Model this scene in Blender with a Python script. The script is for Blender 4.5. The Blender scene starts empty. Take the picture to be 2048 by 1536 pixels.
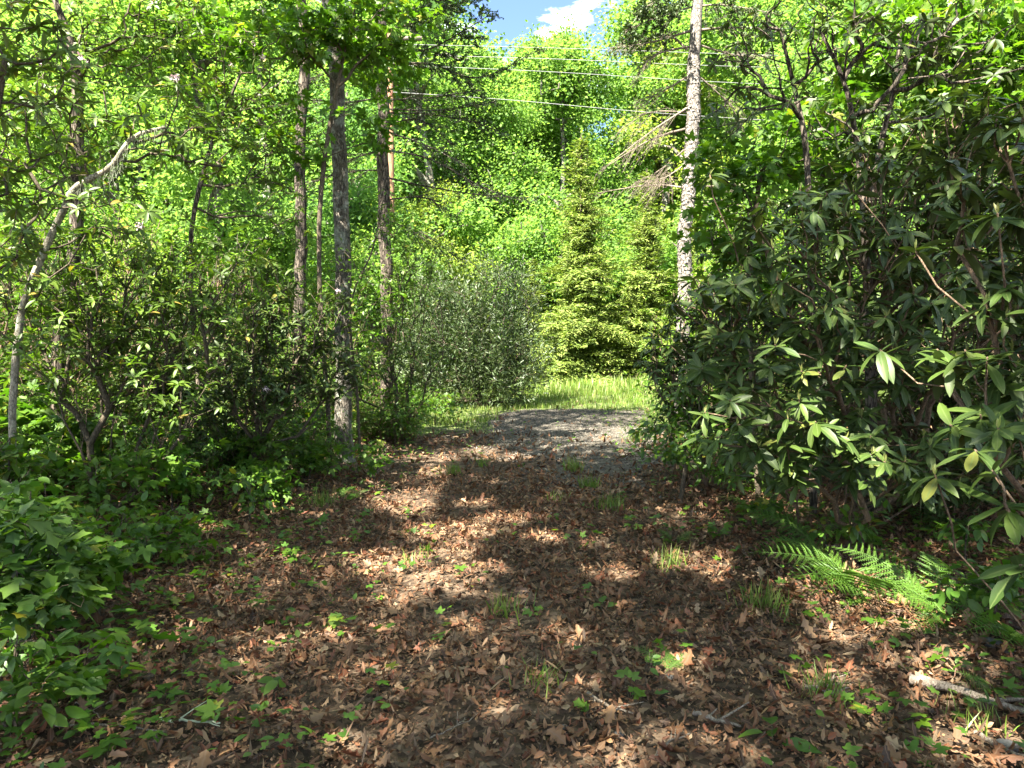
import bpy, math, zlib
import numpy as np
from mathutils import Matrix, Vector

# ------------------------------------------------------------------ camera, sky, sun, exposure
S = bpy.context.scene
COL = S.collection
EYE = np.array([0.0, 0.0, 1.55]); PITCH = math.atan(68 / 1410.0); FPX = 1410.0
cam_d = bpy.data.cameras.new('camera'); cam = bpy.data.objects.new('camera', cam_d); COL.objects.link(cam)
cam_d.sensor_width = 36.0; cam_d.lens = 36.0 * FPX / 2048.0; cam_d.clip_start = 0.05; cam_d.clip_end = 1500
cam.location = EYE; cam.rotation_euler = (math.pi / 2 - PITCH, 0, 0); S.camera = cam

SUN_EL = math.radians(52); SUN_DIR = np.array([-0.55, -0.83]); SUN_DIR = SUN_DIR / np.linalg.norm(SUN_DIR)
SV = np.array([SUN_DIR[0] * math.cos(SUN_EL), SUN_DIR[1] * math.cos(SUN_EL), math.sin(SUN_EL)])  # towards the sun
sun_d = bpy.data.lights.new('sun', 'SUN'); sun_d.energy = 5.0; sun_d.angle = math.radians(0.53); sun_d.color = (1, 0.94, 0.83)
sun = bpy.data.objects.new('sun', sun_d); COL.objects.link(sun); sun.location = (-10, -10, 30)
sun.rotation_euler = Vector(SV).to_track_quat('Z', 'Y').to_euler()

W = bpy.data.worlds.new('World'); S.world = W; W.use_nodes = True
nt = W.node_tree; nt.nodes.clear()
def wn(t, **k):
    n = nt.nodes.new(t)
    for a, b in k.items(): setattr(n, a, b)
    return n
sky = wn('ShaderNodeTexSky', sky_type='NISHITA'); sky.sun_disc = False; sky.sun_elevation = SUN_EL
sky.sun_rotation = math.atan2(SV[0], SV[1]); sky.altitude = 600; sky.air_density = 0.85; sky.dust_density = 1.0; sky.ozone_density = 2.5
tc = wn('ShaderNodeTexCoord'); mp = wn('ShaderNodeMapping'); mp.inputs['Scale'].default_value = (1.6, 1.6, 5.0); mp.inputs['Location'].default_value = (0.35, 0.0, 0.4)
no = wn('ShaderNodeTexNoise'); no.inputs['Scale'].default_value = 2.1; no.inputs['Detail'].default_value = 8; no.inputs['Roughness'].default_value = 0.6
rp = wn('ShaderNodeValToRGB'); rp.color_ramp.elements[0].position = 0.53; rp.color_ramp.elements[1].position = 0.62
mx = wn('ShaderNodeMix', data_type='RGBA'); mx.inputs[7].default_value = (13, 13.2, 13.4, 1)
bg = wn('ShaderNodeBackground'); bg.inputs['Strength'].default_value = 0.052; wo = wn('ShaderNodeOutputWorld')
L = nt.links.new
L(tc.outputs['Generated'], mp.inputs[0]); L(mp.outputs[0], no.inputs['Vector']); L(no.outputs[0], rp.inputs[0])
L(rp.outputs[0], mx.inputs[0]); L(sky.outputs[0], mx.inputs[6]); L(mx.outputs[2], bg.inputs[0]); L(bg.outputs[0], wo.inputs[0])

S.view_settings.view_transform = 'Standard'; S.view_settings.look = 'None'; S.view_settings.gamma = 1
S.view_settings.exposure = 3.15; S.view_settings.use_curve_mapping = False
S.render.engine = 'CYCLES'
S.cycles.max_bounces = 7; S.cycles.diffuse_bounces = 4; S.cycles.glossy_bounces = 2; S.cycles.transmission_bounces = 5
S.cycles.transparent_max_bounces = 4; S.cycles.use_denoising = True; S.cycles.sample_clamp_indirect = 6
S.cycles.caustics_reflective = False; S.cycles.caustics_refractive = False

# ------------------------------------------------------------------ helpers
def R_(name): return np.random.default_rng(zlib.crc32(name.encode()))
_fw = np.array([0, math.cos(PITCH), -math.sin(PITCH)]); _up = np.array([0, math.sin(PITCH), math.cos(PITCH)])
def at(px, py, Y):
    """a point of the place at distance Y ahead that is seen at photograph pixel px, py"""
    d = _fw + np.array([1, 0, 0]) * (px - 1024) / FPX + _up * (768 - py) / FPX
    return EYE + d * (Y / d[1])
def project(Pts):
    q = Pts - EYE; z = q @ _fw; z = np.where(z < 0.05, 0.05, z)
    return 1024 + FPX * q[:, 0] / z, 768 - FPX * (q @ _up) / z, q @ _fw
_nr = np.random.default_rng(5); _ph = _nr.uniform(0, 6.28, (12, 2)); _fr = _nr.normal(0, 1, (12, 2)) * np.array([[.25]] * 3 + [[.8]] * 4 + [[2.4]] * 5)
_am = np.array([.05] * 3 + [.022] * 4 + [.009] * 5)
def ground_z(x, y):
    x = np.asarray(x, float); y = np.asarray(y, float); z = np.zeros_like(x + y)
    for i in range(12): z = z + _am[i] * np.sin(_fr[i, 0] * x + _ph[i, 0] + 1.3 * np.sin(_fr[i, 1] * y + _ph[i, 1])) * np.cos(_fr[i, 1] * y + _ph[i, 1])
    h = np.clip(y - 31, 0, None); z = z + np.where(h < 8, h * h * .025, 1.6 + (h - 8) * .33)
    s = np.clip(np.abs(x + 1) - 22, 0, None); z = z + .22 * s * np.clip((y + 10) / 30, 0, 1)
    s = np.clip(-x - 3.0, 0, 6); z = z + .05 * s
    s = np.clip(x - 3.0, 0, 6); z = z + .04 * s
    return np.clip(z, -1, 70)
def gz(x, y): return float(ground_z(x, y))
def ground_at(px, py):
    d = _fw + np.array([1, 0, 0]) * (px - 1024) / FPX + _up * (768 - py) / FPX; p = EYE + d * (EYE[2] / -d[2])
    for _ in range(4): p = EYE + d * ((EYE[2] - gz(p[0], p[1])) / -d[2])
    return p
def noise1(a, b, k=0):
    return np.sin(a * 1.7 + k) * np.cos(b * 2.3 - k * 1.3) * .5 + np.sin(a * 4.1 + b * 3.3 + k * 2) * .3 + np.sin(a * 9.7 - b * 8.1 + k) * .2

def make_mesh(name, V, F, mat, uv=None, smooth=True):
    """V (n,3); F list of int arrays (m,3) or (m,4); uv per vertex"""
    me = bpy.data.meshes.new(name)
    V = np.asarray(V, np.float32)
    F = [np.asarray(f, np.int32) for f in F if len(f)]
    loops = np.concatenate([f.ravel() for f in F]); tot = np.concatenate([np.full(len(f), f.shape[1], np.int32) for f in F])
    st = np.concatenate([[0], np.cumsum(tot)[:-1]]).astype(np.int32)
    me.vertices.add(len(V)); me.vertices.foreach_set('co', V.ravel())
    me.loops.add(len(loops)); me.loops.foreach_set('vertex_index', loops)
    me.polygons.add(len(tot)); me.polygons.foreach_set('loop_start', st); me.polygons.foreach_set('loop_total', tot)
    if smooth: me.polygons.foreach_set('use_smooth', np.ones(len(tot), bool))
    if uv is not None:
        l = me.uv_layers.new(name='UVMap'); l.data.foreach_set('uv', np.asarray(uv, np.float32)[loops].ravel())
    me.update(calc_edges=True)
    if mat: me.materials.append(mat)
    return me
def put(name, me, parent=None, loc=None, kind=None, label=None, cat=None, group=None):
    o = bpy.data.objects.new(name, me); COL.objects.link(o)
    if parent is not None: o.parent = parent
    if loc is not None: o.location = loc
    tag(o, label, cat, group, kind); return o
def tag(o, label=None, cat=None, group=None, kind=None):
    if label: o['label'] = label
    if cat: o['category'] = cat
    if group: o['group'] = group
    if kind: o['kind'] = kind
    return o
def thing(name, label, cat, loc, group=None):
    o = bpy.data.objects.new(name, None); COL.objects.link(o); o.location = tuple(map(float, loc)); o.empty_display_size = .1
    return tag(o, label, cat, group)

class MB:
    def __init__(s): s.V = []; s.Q = []; s.T = []; s.U = []; s.n = 0
    def add(s, V, Q=None, T=None, U=None):
        V = np.asarray(V, float)
        if Q is not None and len(Q): s.Q.append(np.asarray(Q) + s.n)
        if T is not None and len(T): s.T.append(np.asarray(T) + s.n)
        s.V.append(V); s.U.append(np.zeros((len(V), 2)) if U is None else U); s.n += len(V)
    def mesh(s, name, mat, origin=(0, 0, 0), smooth=True):
        F = []
        if s.Q: F.append(np.concatenate(s.Q))
        if s.T: F.append(np.concatenate(s.T))
        return make_mesh(name, np.concatenate(s.V) - np.asarray(origin), F, mat, np.concatenate(s.U), smooth)
    def tube(s, P, r, n=6, cap=True, rough=0.0, rng=None):
        P = np.asarray(P, float); m = len(P); r = np.broadcast_to(np.asarray(r, float), (m,))
        T = np.gradient(P, axis=0); T /= np.linalg.norm(T, axis=1)[:, None] + 1e-9
        a = np.array([1, 0, 0.0]) if abs(T[0, 0]) < .8 else np.array([0, 1.0, 0])
        B = np.cross(T, a); B /= np.linalg.norm(B, axis=1)[:, None] + 1e-9; C = np.cross(T, B)
        an = np.arange(n) * 2 * math.pi / n
        rr = np.repeat(r[:, None], n, 1)
        if rough and rng is not None: rr = rr * (1 + rng.normal(0, rough, (m, n)))
        V = P[:, None, :] + rr[:, :, None] * (np.cos(an)[None, :, None] * B[:, None, :] + np.sin(an)[None, :, None] * C[:, None, :])
        i = np.arange(m - 1)[:, None] * n; j = np.arange(n)[None, :]; k = (j + 1) % n
        Q = np.stack([i + j, i + k, i + n + k, i + n + j], -1).reshape(-1, 4)
        V = V.reshape(-1, 3); TT = None
        if cap:
            V = np.concatenate([V, P[-1:] + T[-1:] * r[-1]]); e = (m - 1) * n
            TT = np.stack([e + j[0], e + k[0], np.full(n, m * n)], -1)
        s.add(V, Q, TT)
    def scatter(s, tpl, pos, R, sc):
        """tpl = (V, Q, T, UV); pos (k,3); R (k,3,3) columns = side, dir, normal; sc (k,) or (k,3)"""
        V, Q, T, U = tpl; k = len(pos)
        if k == 0: return
        sc = np.asarray(sc, float); sc = sc[:, None].repeat(3, 1) if sc.ndim == 1 else sc
        X = np.einsum('kij,kvj->kvi', R, V[None] * sc[:, None, :]) + pos[:, None, :]
        off = (np.arange(k) * len(V))[:, None, None]
        s.add(X.reshape(-1, 3), (Q[None] + off).reshape(-1, 4) if len(Q) else None, (T[None] + off).reshape(-1, 3) if len(T) else None,
              np.tile(U, (k, 1)))
def frames(D, N):
    """rotation matrices with y = D, z close to N"""
    D = D / (np.linalg.norm(D, axis=1)[:, None] + 1e-9); X = np.cross(D, N); X /= np.linalg.norm(X, axis=1)[:, None] + 1e-9
    Z = np.cross(X, D); return np.stack([X, D, Z], -1)

# ------------------------------------------------------------------ leaf shapes (unit length along y, normal z)
def strip(W, ys=None, fold=.25, curl=.1, twist=0.0, side=0.0, jag=None):
    n = len(W); ys = np.linspace(0, 1, n + 2)[1:-1] if ys is None else np.array(ys)
    W = np.array(W, float); V = [[0, 0, 0]]; U = [[.5, 0]]
    def zc(y): return -curl * y * y
    for y, w in zip(ys, W):
        t = twist * y; sx = side * y * y
        V += [[-w * math.cos(t) + sx, y - .0, zc(y) + fold * w - w * math.sin(t)], [sx, y, zc(y)], [w * math.cos(t) + sx, y, zc(y) + fold * w + w * math.sin(t)]]
        U += [[0, y], [.5, y], [1, y]]
    V.append([side, 1, zc(1)]); U.append([.5, 1]); V = np.array(V, float)
    if jag is not None: V[1:-1:3, 1] += jag; V[3:-1:3, 1] += jag
    T = [[0, 2, 1], [0, 3, 2]]; Q = []
    for i in range(n - 1):
        a = 1 + 3 * i; Q += [[a, a + 1, a + 4, a + 3], [a + 1, a + 2, a + 5, a + 4]]
    a = 1 + 3 * (n - 1); e = len(V) - 1; T += [[a, a + 1, e], [a + 1, a + 2, e]]
    return V, np.array(Q, int).reshape(-1, 4), np.array(T, int), np.array(U, float)
def fan(angs, rads, droop=.15, cup=0.0):
    a = np.radians(angs); x = np.sin(a) * rads; y = np.cos(a) * rads
    V = np.concatenate([[[0, 0.02, 0]], np.stack([x, y, -droop * np.array(rads) ** 2 + cup * np.abs(x)], -1)])
    n = len(a); T = np.stack([np.zeros(n - 1, int), np.arange(2, n + 1), np.arange(1, n)], -1)
    return V, np.zeros((0, 4), int), T, np.stack([V[:, 0] + .5, V[:, 1]], -1)
RH = [strip([.10, .145, .14, .08], [.2, .45, .7, .88], fold=.3, curl=c, side=s_) for c, s_ in ((.12, .03), (.3, -.04), (.5, .0), (-.05, .05))]
OV = [strip([.2, .2], [.3, .62], fold=.3, curl=c) for c in (.1, .3)]
OVN = [strip([.17, .25, .23, .12], [.15, .38, .62, .83], fold=.25, curl=c, side=s_) for c, s_ in ((.1, .04), (.3, -.04))]
NARROW = [strip([.09, .09], [.3, .65], fold=.3, curl=.15)]
_ma = [-150, -118, -95, -72, -52, -34, -20, 0, 20, 34, 52, 72, 95, 118, 150]
_mr = [.22, .46, .34, .62, .78, .42, .62, 1.0, .62, .42, .78, .62, .34, .46, .22]
MAPLE = [fan(_ma, _mr, d, c) for d, c in ((.12, 0), (.3, .1), (.2, .25))]
_oa = [-10, -60, -38, -42, -22, -26, -12, 0, 12, 26, 22, 42, 38, 60, 10]
_or = [.05, .2, .32, .55, .5, .78, .78, 1.0, .78, .78, .5, .55, .32, .2, .05]
OAKG = [fan(_oa, _or, d, c) for d, c in ((.1, .2), (.3, .1))]
_r = R_('litter')
OAKD = [strip(np.array([.08, .27, .13, .33, .15, .22]) * _r.uniform(.7, 1.15) * _r.uniform(.7, 1.3, 6), [.12, .3, .42, .6, .72, .86], fold=_r.uniform(-.8, 1.1), curl=_r.uniform(-.5, .6), twist=_r.uniform(-1.3, 1.3), side=_r.uniform(-.35, .35), jag=_r.uniform(-.02, .08)) for _ in range(16)]
DRY = [strip(np.array([.2, .24]) * _r.uniform(.7, 1.2), [.3, .66], fold=_r.uniform(-1.4, 1.6), curl=_r.uniform(-.8, .8), twist=_r.uniform(-1.8, 1.8), side=_r.uniform(-.2, .2)) for _ in range(7)]
TUFT = (np.array([[0, 0, 0], [-.38, .45, .12], [0, 1, -.1], [.38, .5, .12]]), np.zeros((0, 4), int), np.array([[0, 2, 1], [0, 3, 2]]), np.array([[.5, 0], [0, .5], [.5, 1], [1, .5]], float))
SPRAY = (np.array([[0, 0, 0], [-.2, .3, .0], [-.07, .38, 0], [-.17, .62, -.03], [-.05, .68, -.03], [0, 1, -.12], [.05, .68, -.03], [.17, .62, -.03], [.07, .38, 0], [.2, .3, 0]]), np.zeros((0, 4), int),
         np.array([[0, 2, 1], [0, 8, 2], [0, 9, 8], [2, 4, 3], [2, 8, 4], [8, 6, 4], [8, 7, 6], [4, 6, 5]]), np.zeros((10, 2)))
NEEDLE = (np.array([[0, 0, 0], [-.05, .5, .02], [0, 1, 0], [.05, .5, .02]]), np.zeros((0, 4), int), np.array([[0, 2, 1], [0, 3, 2]]), np.zeros((4, 2)))

# ------------------------------------------------------------------ materials
def nodes(name):
    m = bpy.data.materials.new(name); m.use_nodes = True; t = m.node_tree; t.nodes.clear()
    def N(ty, **k):
        n = t.nodes.new(ty)
        for a, b in k.items():
            if a == 'inp':
                for q, v in b.items(): n.inputs[q].default_value = v
            else: setattr(n, a, b)
        return n
    return m, t, N, t.links.new
def ramp(N, stops):
    r = N('ShaderNodeValToRGB'); e = r.color_ramp.elements
    while len(e) < len(stops): e.new(.5)
    for x, (p, c) in zip(e, stops): x.position = p; x.color = (*c, 1)
    return r
def leaf_mat(name, cols, gloss=.45, trans=.35, tcol=(1.15, 1.3, .5), back=None, vein=None, spec=.5, rare=None):
    m, t, N, L = nodes(name)
    g = N('ShaderNodeNewGeometry'); oi = N('ShaderNodeObjectInfo'); ad = N('ShaderNodeMath', operation='ADD'); fr = N('ShaderNodeMath', operation='FRACT')
    L(g.outputs['Random Per Island'], ad.inputs[0]); L(oi.outputs['Random'], ad.inputs[1]); L(ad.outputs[0], fr.inputs[0])
    rp = ramp(N, [(i / max(1, len(cols) - 1) * (.95 if rare else 1), c) for i, c in enumerate(cols)] + ([(.985, rare)] if rare else [])); L(fr.outputs[0], rp.inputs[0])
    c = rp.outputs[0]
    # blotches that run across neighbouring leaves
    tc = N('ShaderNodeTexCoord'); no = N('ShaderNodeTexNoise', inp={'Scale': 1.1, 'Detail': 2}); L(tc.outputs['Object'], no.inputs['Vector'])
    mr = N('ShaderNodeMapRange', inp={1: .3, 2: .7, 3: .78, 4: 1.22}); L(no.outputs[0], mr.inputs[0])
    mm = N('ShaderNodeVectorMath', operation='SCALE'); L(c, mm.inputs[0]); L(mr.outputs[0], mm.inputs['Scale']); c = mm.outputs[0]
    if vein:
        uv = N('ShaderNodeUVMap'); sx = N('ShaderNodeSeparateXYZ'); L(uv.outputs[0], sx.inputs[0])
        a = N('ShaderNodeMath', operation='SUBTRACT', inp={1: .5}); b = N('ShaderNodeMath', operation='ABSOLUTE'); d = N('ShaderNodeMapRange', inp={1: .02, 2: .10, 3: .75, 4: 0})
        L(sx.outputs[0], a.inputs[0]); L(a.outputs[0], b.inputs[0]); L(b.outputs[0], d.inputs[0])
        mv = N('ShaderNodeMix', data_type='RGBA', inp={7: (*vein, 1)}); L(d.outputs[0], mv.inputs[0]); L(c, mv.inputs[6]); c = mv.outputs[2]
    cb = c
    if back:
        mb = N('ShaderNodeMix', data_type='RGBA', inp={7: (*back, 1)}); L(g.outputs['Backfacing'], mb.inputs[0]); L(c, mb.inputs[6]); cb = mb.outputs[2]
    p = N('ShaderNodeBsdfPrincipled', inp={'Roughness': gloss, 'Specular IOR Level': spec}); L(cb, p.inputs['Base Color'])
    tr = N('ShaderNodeBsdfTranslucent'); vm = N('ShaderNodeVectorMath', operation='MULTIPLY', inp={1: tcol}); L(c, vm.inputs[0]); L(vm.outputs[0], tr.inputs[0])
    ms = N('ShaderNodeMixShader', inp={0: trans}); L(p.outputs[0], ms.inputs[1]); L(tr.outputs[0], ms.inputs[2])
    o = N('ShaderNodeOutputMaterial'); L(ms.outputs[0], o.inputs[0]); return m
def bark_mat(name, dark, light, scale=9, stretch=.25, bump=.6, lichen=None, lamount=.5, cr=.5):
    m, t, N, L = nodes(name)
    tc = N('ShaderNodeTexCoord'); mp = N('ShaderNodeMapping', inp={'Scale': (1, 1, stretch)}); L(tc.outputs['Object'], mp.inputs[0])
    vo = N('ShaderNodeTexVoronoi', feature='DISTANCE_TO_EDGE', inp={'Scale': scale * 3}); no = N('ShaderNodeTexNoise', inp={'Scale': scale * 1.3, 'Detail': 8, 'Roughness': .65})
    L(mp.outputs[0], no.inputs['Vector'])
    dv = N('ShaderNodeVectorMath', operation='ADD'); ds = N('ShaderNodeVectorMath', operation='SCALE', inp={'Scale': .12}); L(no.outputs[1], ds.inputs[0]); L(ds.outputs[0], dv.inputs[0]); L(mp.outputs[0], dv.inputs[1]); L(dv.outputs[0], vo.inputs['Vector'])
    vr = N('ShaderNodeMapRange', inp={1: 0, 2: .18, 3: 0, 4: 1}); L(vo.outputs[0], vr.inputs[0])
    mu = N('ShaderNodeMath', operation='MULTIPLY_ADD', inp={1: cr, 2: -.5 * cr}); L(vr.outputs[0], mu.inputs[0]); ad = N('ShaderNodeMath', operation='ADD'); L(mu.outputs[0], ad.inputs[0]); L(no.outputs[0], ad.inputs[1])
    rp = ramp(N, [(.2, dark), (.75, light)]); L(ad.outputs[0], rp.inputs[0]); c = rp.outputs[0]
    if lichen:
        n2 = N('ShaderNodeTexNoise', inp={'Scale': 5, 'Detail': 6, 'Roughness': .7}); L(tc.outputs['Object'], n2.inputs['Vector'])
        r2 = N('ShaderNodeMapRange', inp={1: 1 - lamount, 2: 1.12 - lamount, 3: 0, 4: .85}); L(n2.outputs[0], r2.inputs[0])
        mv = N('ShaderNodeMix', data_type='RGBA', inp={7: (*lichen, 1)}); L(r2.outputs[0], mv.inputs[0]); L(c, mv.inputs[6]); c = mv.outputs[2]
    b = N('ShaderNodeBump', inp={'Strength': bump, 'Distance': .03}); L(ad.outputs[0], b.inputs['Height'])
    p = N('ShaderNodeBsdfPrincipled', inp={'Roughness': .9, 'Specular IOR Level': .2}); L(c, p.inputs['Base Color']); L(b.outputs[0], p.inputs['Normal'])
    o = N('ShaderNodeOutputMaterial'); L(p.outputs[0], o.inputs[0]); return m
def ramp_mat(name, cols, rough=.8, island=True, spec=.3):
    m, t, N, L = nodes(name); g = N('ShaderNodeNewGeometry'); oi = N('ShaderNodeObjectInfo'); ad = N('ShaderNodeMath', operation='ADD'); fr = N('ShaderNodeMath', operation='FRACT')
    L(g.outputs['Random Per Island'], ad.inputs[0]); L(oi.outputs['Random'], ad.inputs[1]); L(ad.outputs[0], fr.inputs[0])
    rp = ramp(N, [(i / max(1, len(cols) - 1), c) for i, c in enumerate(cols)]); L(fr.outputs[0], rp.inputs[0])
    tc = N('ShaderNodeTexCoord'); no = N('ShaderNodeTexNoise', inp={'Scale': 22, 'Detail': 5}); L(tc.outputs['Object'], no.inputs['Vector'])
    mr = N('ShaderNodeMapRange', inp={1: .3, 2: .7, 3: .65, 4: 1.3}); L(no.outputs[0], mr.inputs[0])
    mm = N('ShaderNodeVectorMath', operation='SCALE'); L(rp.outputs[0], mm.inputs[0]); L(mr.outputs[0], mm.inputs['Scale'])
    p = N('ShaderNodeBsdfPrincipled', inp={'Roughness': rough, 'Specular IOR Level': spec}); L(mm.outputs[0], p.inputs['Base Color'])
    o = N('ShaderNodeOutputMaterial'); L(p.outputs[0], o.inputs[0]); return m

M = {}
M['rhodo'] = leaf_mat('rhododendron leaf', [(.025, .05, .008), (.037, .068, .010), (.058, .092, .013), (.028, .055, .009), (.045, .07, .011)], gloss=.5, trans=.2, back=(.06, .08, .03), vein=(.08, .11, .03), spec=.35, rare=(.10, .11, .02))
M['laurel'] = leaf_mat('laurel leaf', [(.055, .108, .010), (.08, .15, .013), (.12, .19, .017), (.06, .115, .012)], gloss=.5, trans=.36, back=(.08, .11, .03), vein=(.10, .14, .03), rare=(.3, .22, .04))
M['shoot'] = leaf_mat('new shoot leaf', [(.16, .22, .05), (.2, .2, .06)], gloss=.5, trans=.3)
M['maple'] = leaf_mat('maple leaf', [(.05, .125, .010), (.075, .16, .012), (.11, .19, .014), (.06, .14, .014)], gloss=.5, trans=.45, tcol=(1.25, 1.4, .5), rare=(.2, .22, .02))
M['sapling'] = leaf_mat('sapling leaf', [(.042, .105, .011), (.065, .14, .013), (.095, .165, .015), (.05, .115, .018)], gloss=.48, trans=.42, tcol=(1.25, 1.4, .5), rare=(.26, .24, .02))
M['yellowgreen'] = leaf_mat('young leaf', [(.16, .25, .04), (.2, .28, .045), (.24, .29, .05)], gloss=.5, trans=.5, tcol=(1.3, 1.3, .7))
M['wood_a'] = leaf_mat('slope leaf', [(.11, .21, .045), (.145, .26, .055), (.18, .29, .06), (.095, .19, .045)], spec=.2, gloss=.6, trans=.6, tcol=(1.4, 1.4, .85))
M['wood_b'] = leaf_mat('slope leaf bright', [(.165, .255, .05), (.20, .29, .055), (.24, .31, .06), (.13, .22, .05)], spec=.2, gloss=.6, trans=.5, tcol=(1.35, 1.3, .7))
M['wood_c'] = leaf_mat('slope leaf deep', [(.075, .17, .04), (.10, .21, .05), (.13, .24, .055)], spec=.2, gloss=.6, trans=.48, tcol=(1.35, 1.35, .8))
M['hemlock'] = leaf_mat('hemlock spray', [(.07, .115, .025), (.12, .175, .035), (.20, .255, .055), (.15, .205, .045), (.26, .30, .07)], gloss=.6, spec=.2, trans=.25)
M['hemlock_dark'] = leaf_mat('hemlock needle', [(.04, .075, .025), (.06, .10, .03), (.08, .11, .04)], gloss=.6, trans=.15)
M['willow'] = leaf_mat('narrow grey leaf', [(.034, .06, .018), (.05, .078, .023), (.075, .10, .036), (.03, .065, .014)], gloss=.5, trans=.25)
M['fern'] = leaf_mat('fern frond', [(.07, .15, .018), (.10, .19, .022), (.06, .13, .018)], gloss=.5, trans=.42)
M['grass'] = leaf_mat('grass blade', [(.09, .17, .025), (.13, .21, .03), (.17, .23, .04), (.20, .21, .07)], gloss=.5, trans=.35)
M['litter'] = leaf_mat('dead leaf', [(.030, .017, .009), (.10, .047, .021), (.20, .10, .045), (.065, .026, .012), (.26, .15, .07), (.055, .031, .016), (.18, .055, .024), (.31, .215, .12), (.036, .021, .013), (.13, .072, .034), (.11, .038, .018), (.21, .135, .07), (.075, .047, .028)], gloss=.6, trans=.12, tcol=(1.3, .9, .6), vein=(.16, .10, .06), spec=.3)
M['flower'] = ramp_mat('pale pink petal', [(.75, .5, .55), (.8, .66, .68), (.7, .5, .5)], rough=.6)
M['bark_grey'] = bark_mat('lichened grey bark', (.04, .034, .026), (.19, .165, .13), 12, .3, 1.0, (.33, .35, .28), .5, cr=.45)
M['bark_dark'] = bark_mat('dark furrowed bark', (.03, .024, .018), (.13, .105, .08), 8, .22, .9, (.24, .27, .19), .36, cr=.8)
M['bark_pine'] = bark_mat('pale scaly bark', (.10, .088, .074), (.24, .215, .185), 8, .45, .8, (.30, .30, .26), .4, cr=.6)
M['twig'] = bark_mat('twig bark', (.035, .027, .018), (.11, .088, .06), 14, .5, .4)
M['stem_pale'] = bark_mat('pale lichened stem', (.10, .085, .06), (.32, .29, .22), 14, .4, .5, (.40, .42, .33), .45)
M['stem_brown'] = bark_mat('brown rhododendron stem', (.06, .04, .026), (.18, .125, .08), 14, .3, .5)
M['lichen'] = ramp_mat('hanging lichen', [(.25, .28, .18), (.34, .37, .26)])
M['stick'] = bark_mat('weathered stick', (.09, .07, .05), (.26, .215, .165), 16, .3, .5)
M['stone'] = ramp_mat('stone', [(.07, .07, .066), (.13, .125, .115), (.10, .09, .075)])
M['gravelstone'] = ramp_mat('gravel stone', [(.05, .044, .035), (.10, .09, .073), (.18, .165, .135), (.075, .066, .054), (.12, .10, .075)])
M['pole'] = bark_mat('sunlit brown pole', (.12, .065, .035), (.24, .14, .08), 5, .1, .4)
M['metal'] = ramp_mat('grey painted metal', [(.07, .075, .08), (.07, .075, .08)], rough=.45)
M['cable'] = ramp_mat('pale aluminium cable', [(.26, .26, .25), (.26, .26, .25)], rough=.4)
M['porcelain'] = ramp_mat('brown porcelain', [(.12, .05, .03), (.12, .05, .03)], rough=.25)

def ground_material(name, stops, scale, bump, fine):
    m, t, N, L = nodes(name); tc = N('ShaderNodeTexCoord')
    no = N('ShaderNodeTexNoise', inp={'Scale': scale, 'Detail': 9, 'Roughness': .7}); L(tc.outputs['Object'], no.inputs['Vector'])
    vo = N('ShaderNodeTexVoronoi', inp={'Scale': fine, 'Randomness': 1.0}); L(tc.outputs['Object'], vo.inputs['Vector'])
    sp = N('ShaderNodeSeparateColor'); L(vo.outputs['Color'], sp.inputs[0])
    ad = N('ShaderNodeMath', operation='MULTIPLY_ADD', inp={1: .45, 2: -.22}); L(sp.outputs[0], ad.inputs[0]); a2 = N('ShaderNodeMath', operation='ADD'); L(ad.outputs[0], a2.inputs[0]); L(no.outputs[0], a2.inputs[1])
    rp = ramp(N, stops); L(a2.outputs[0], rp.inputs[0])
    b = N('ShaderNodeBump', inp={'Strength': bump, 'Distance': .03}); L(a2.outputs[0], b.inputs['Height'])
    p = N('ShaderNodeBsdfPrincipled', inp={'Roughness': .95, 'Specular IOR Level': .15}); L(rp.outputs[0], p.inputs['Base Color']); L(b.outputs[0], p.inputs['Normal'])
    o = N('ShaderNodeOutputMaterial'); L(p.outputs[0], o.inputs[0]); return m
M['ground'] = ground_material('forest floor', [(.25, (.022, .016, .011)), (.45, (.06, .042, .027)), (.6, (.10, .068, .043)), (.8, (.15, .11, .075))], 6, .8, 26)
M['gravel'] = ground_material('gravel', [(.25, (.035, .029, .021)), (.5, (.08, .07, .055)), (.8, (.14, .125, .10))], 9, .7, 34)
M['turf'] = ground_material('grassy soil', [(.3, (.04, .055, .02)), (.5, (.09, .12, .035)), (.75, (.16, .17, .07))], 5, .6, 30)

# ------------------------------------------------------------------ ground, turf, gravel road
def sheet(name, xs, ys, mat, lift=0.0, mask=None, kind='structure'):
    X, Y = np.meshgrid(xs, ys); Z = ground_z(X, Y) + lift; V = np.stack([X, Y, Z], -1).reshape(-1, 3); nx = len(xs)
    i, j = np.meshgrid(np.arange(nx - 1), np.arange(len(ys) - 1)); a = (j * nx + i).ravel(); Q = np.stack([a, a + 1, a + nx + 1, a + nx], -1)
    if mask is not None: c = V[Q].mean(1); Q = Q[mask(c[:, 0], c[:, 1])]; u = np.unique(Q); mp_ = np.zeros(len(V), int); mp_[u] = np.arange(len(u)); V = V[u]; Q = mp_[Q]
    return put(name, make_mesh(name, V, [Q], mat), kind=kind)
gx = np.concatenate([np.linspace(-260, -30, 24), np.linspace(-28, -9, 20), np.arange(-8.6, 8.61, .12), np.linspace(9, 28, 20), np.linspace(30, 260, 24)])
gy = np.concatenate([np.linspace(-150, -10, 15), np.linspace(-8, -1, 8), np.arange(-.6, 15, .12), np.arange(15, 34, .4), np.linspace(35, 90, 60), np.linspace(95, 320, 30)])
sheet('ground', gx, gy, M['ground'])
def road_center(y): return 0.95 + .02 * y + np.clip(y - 15, 0, None) ** 2 * .05
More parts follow.
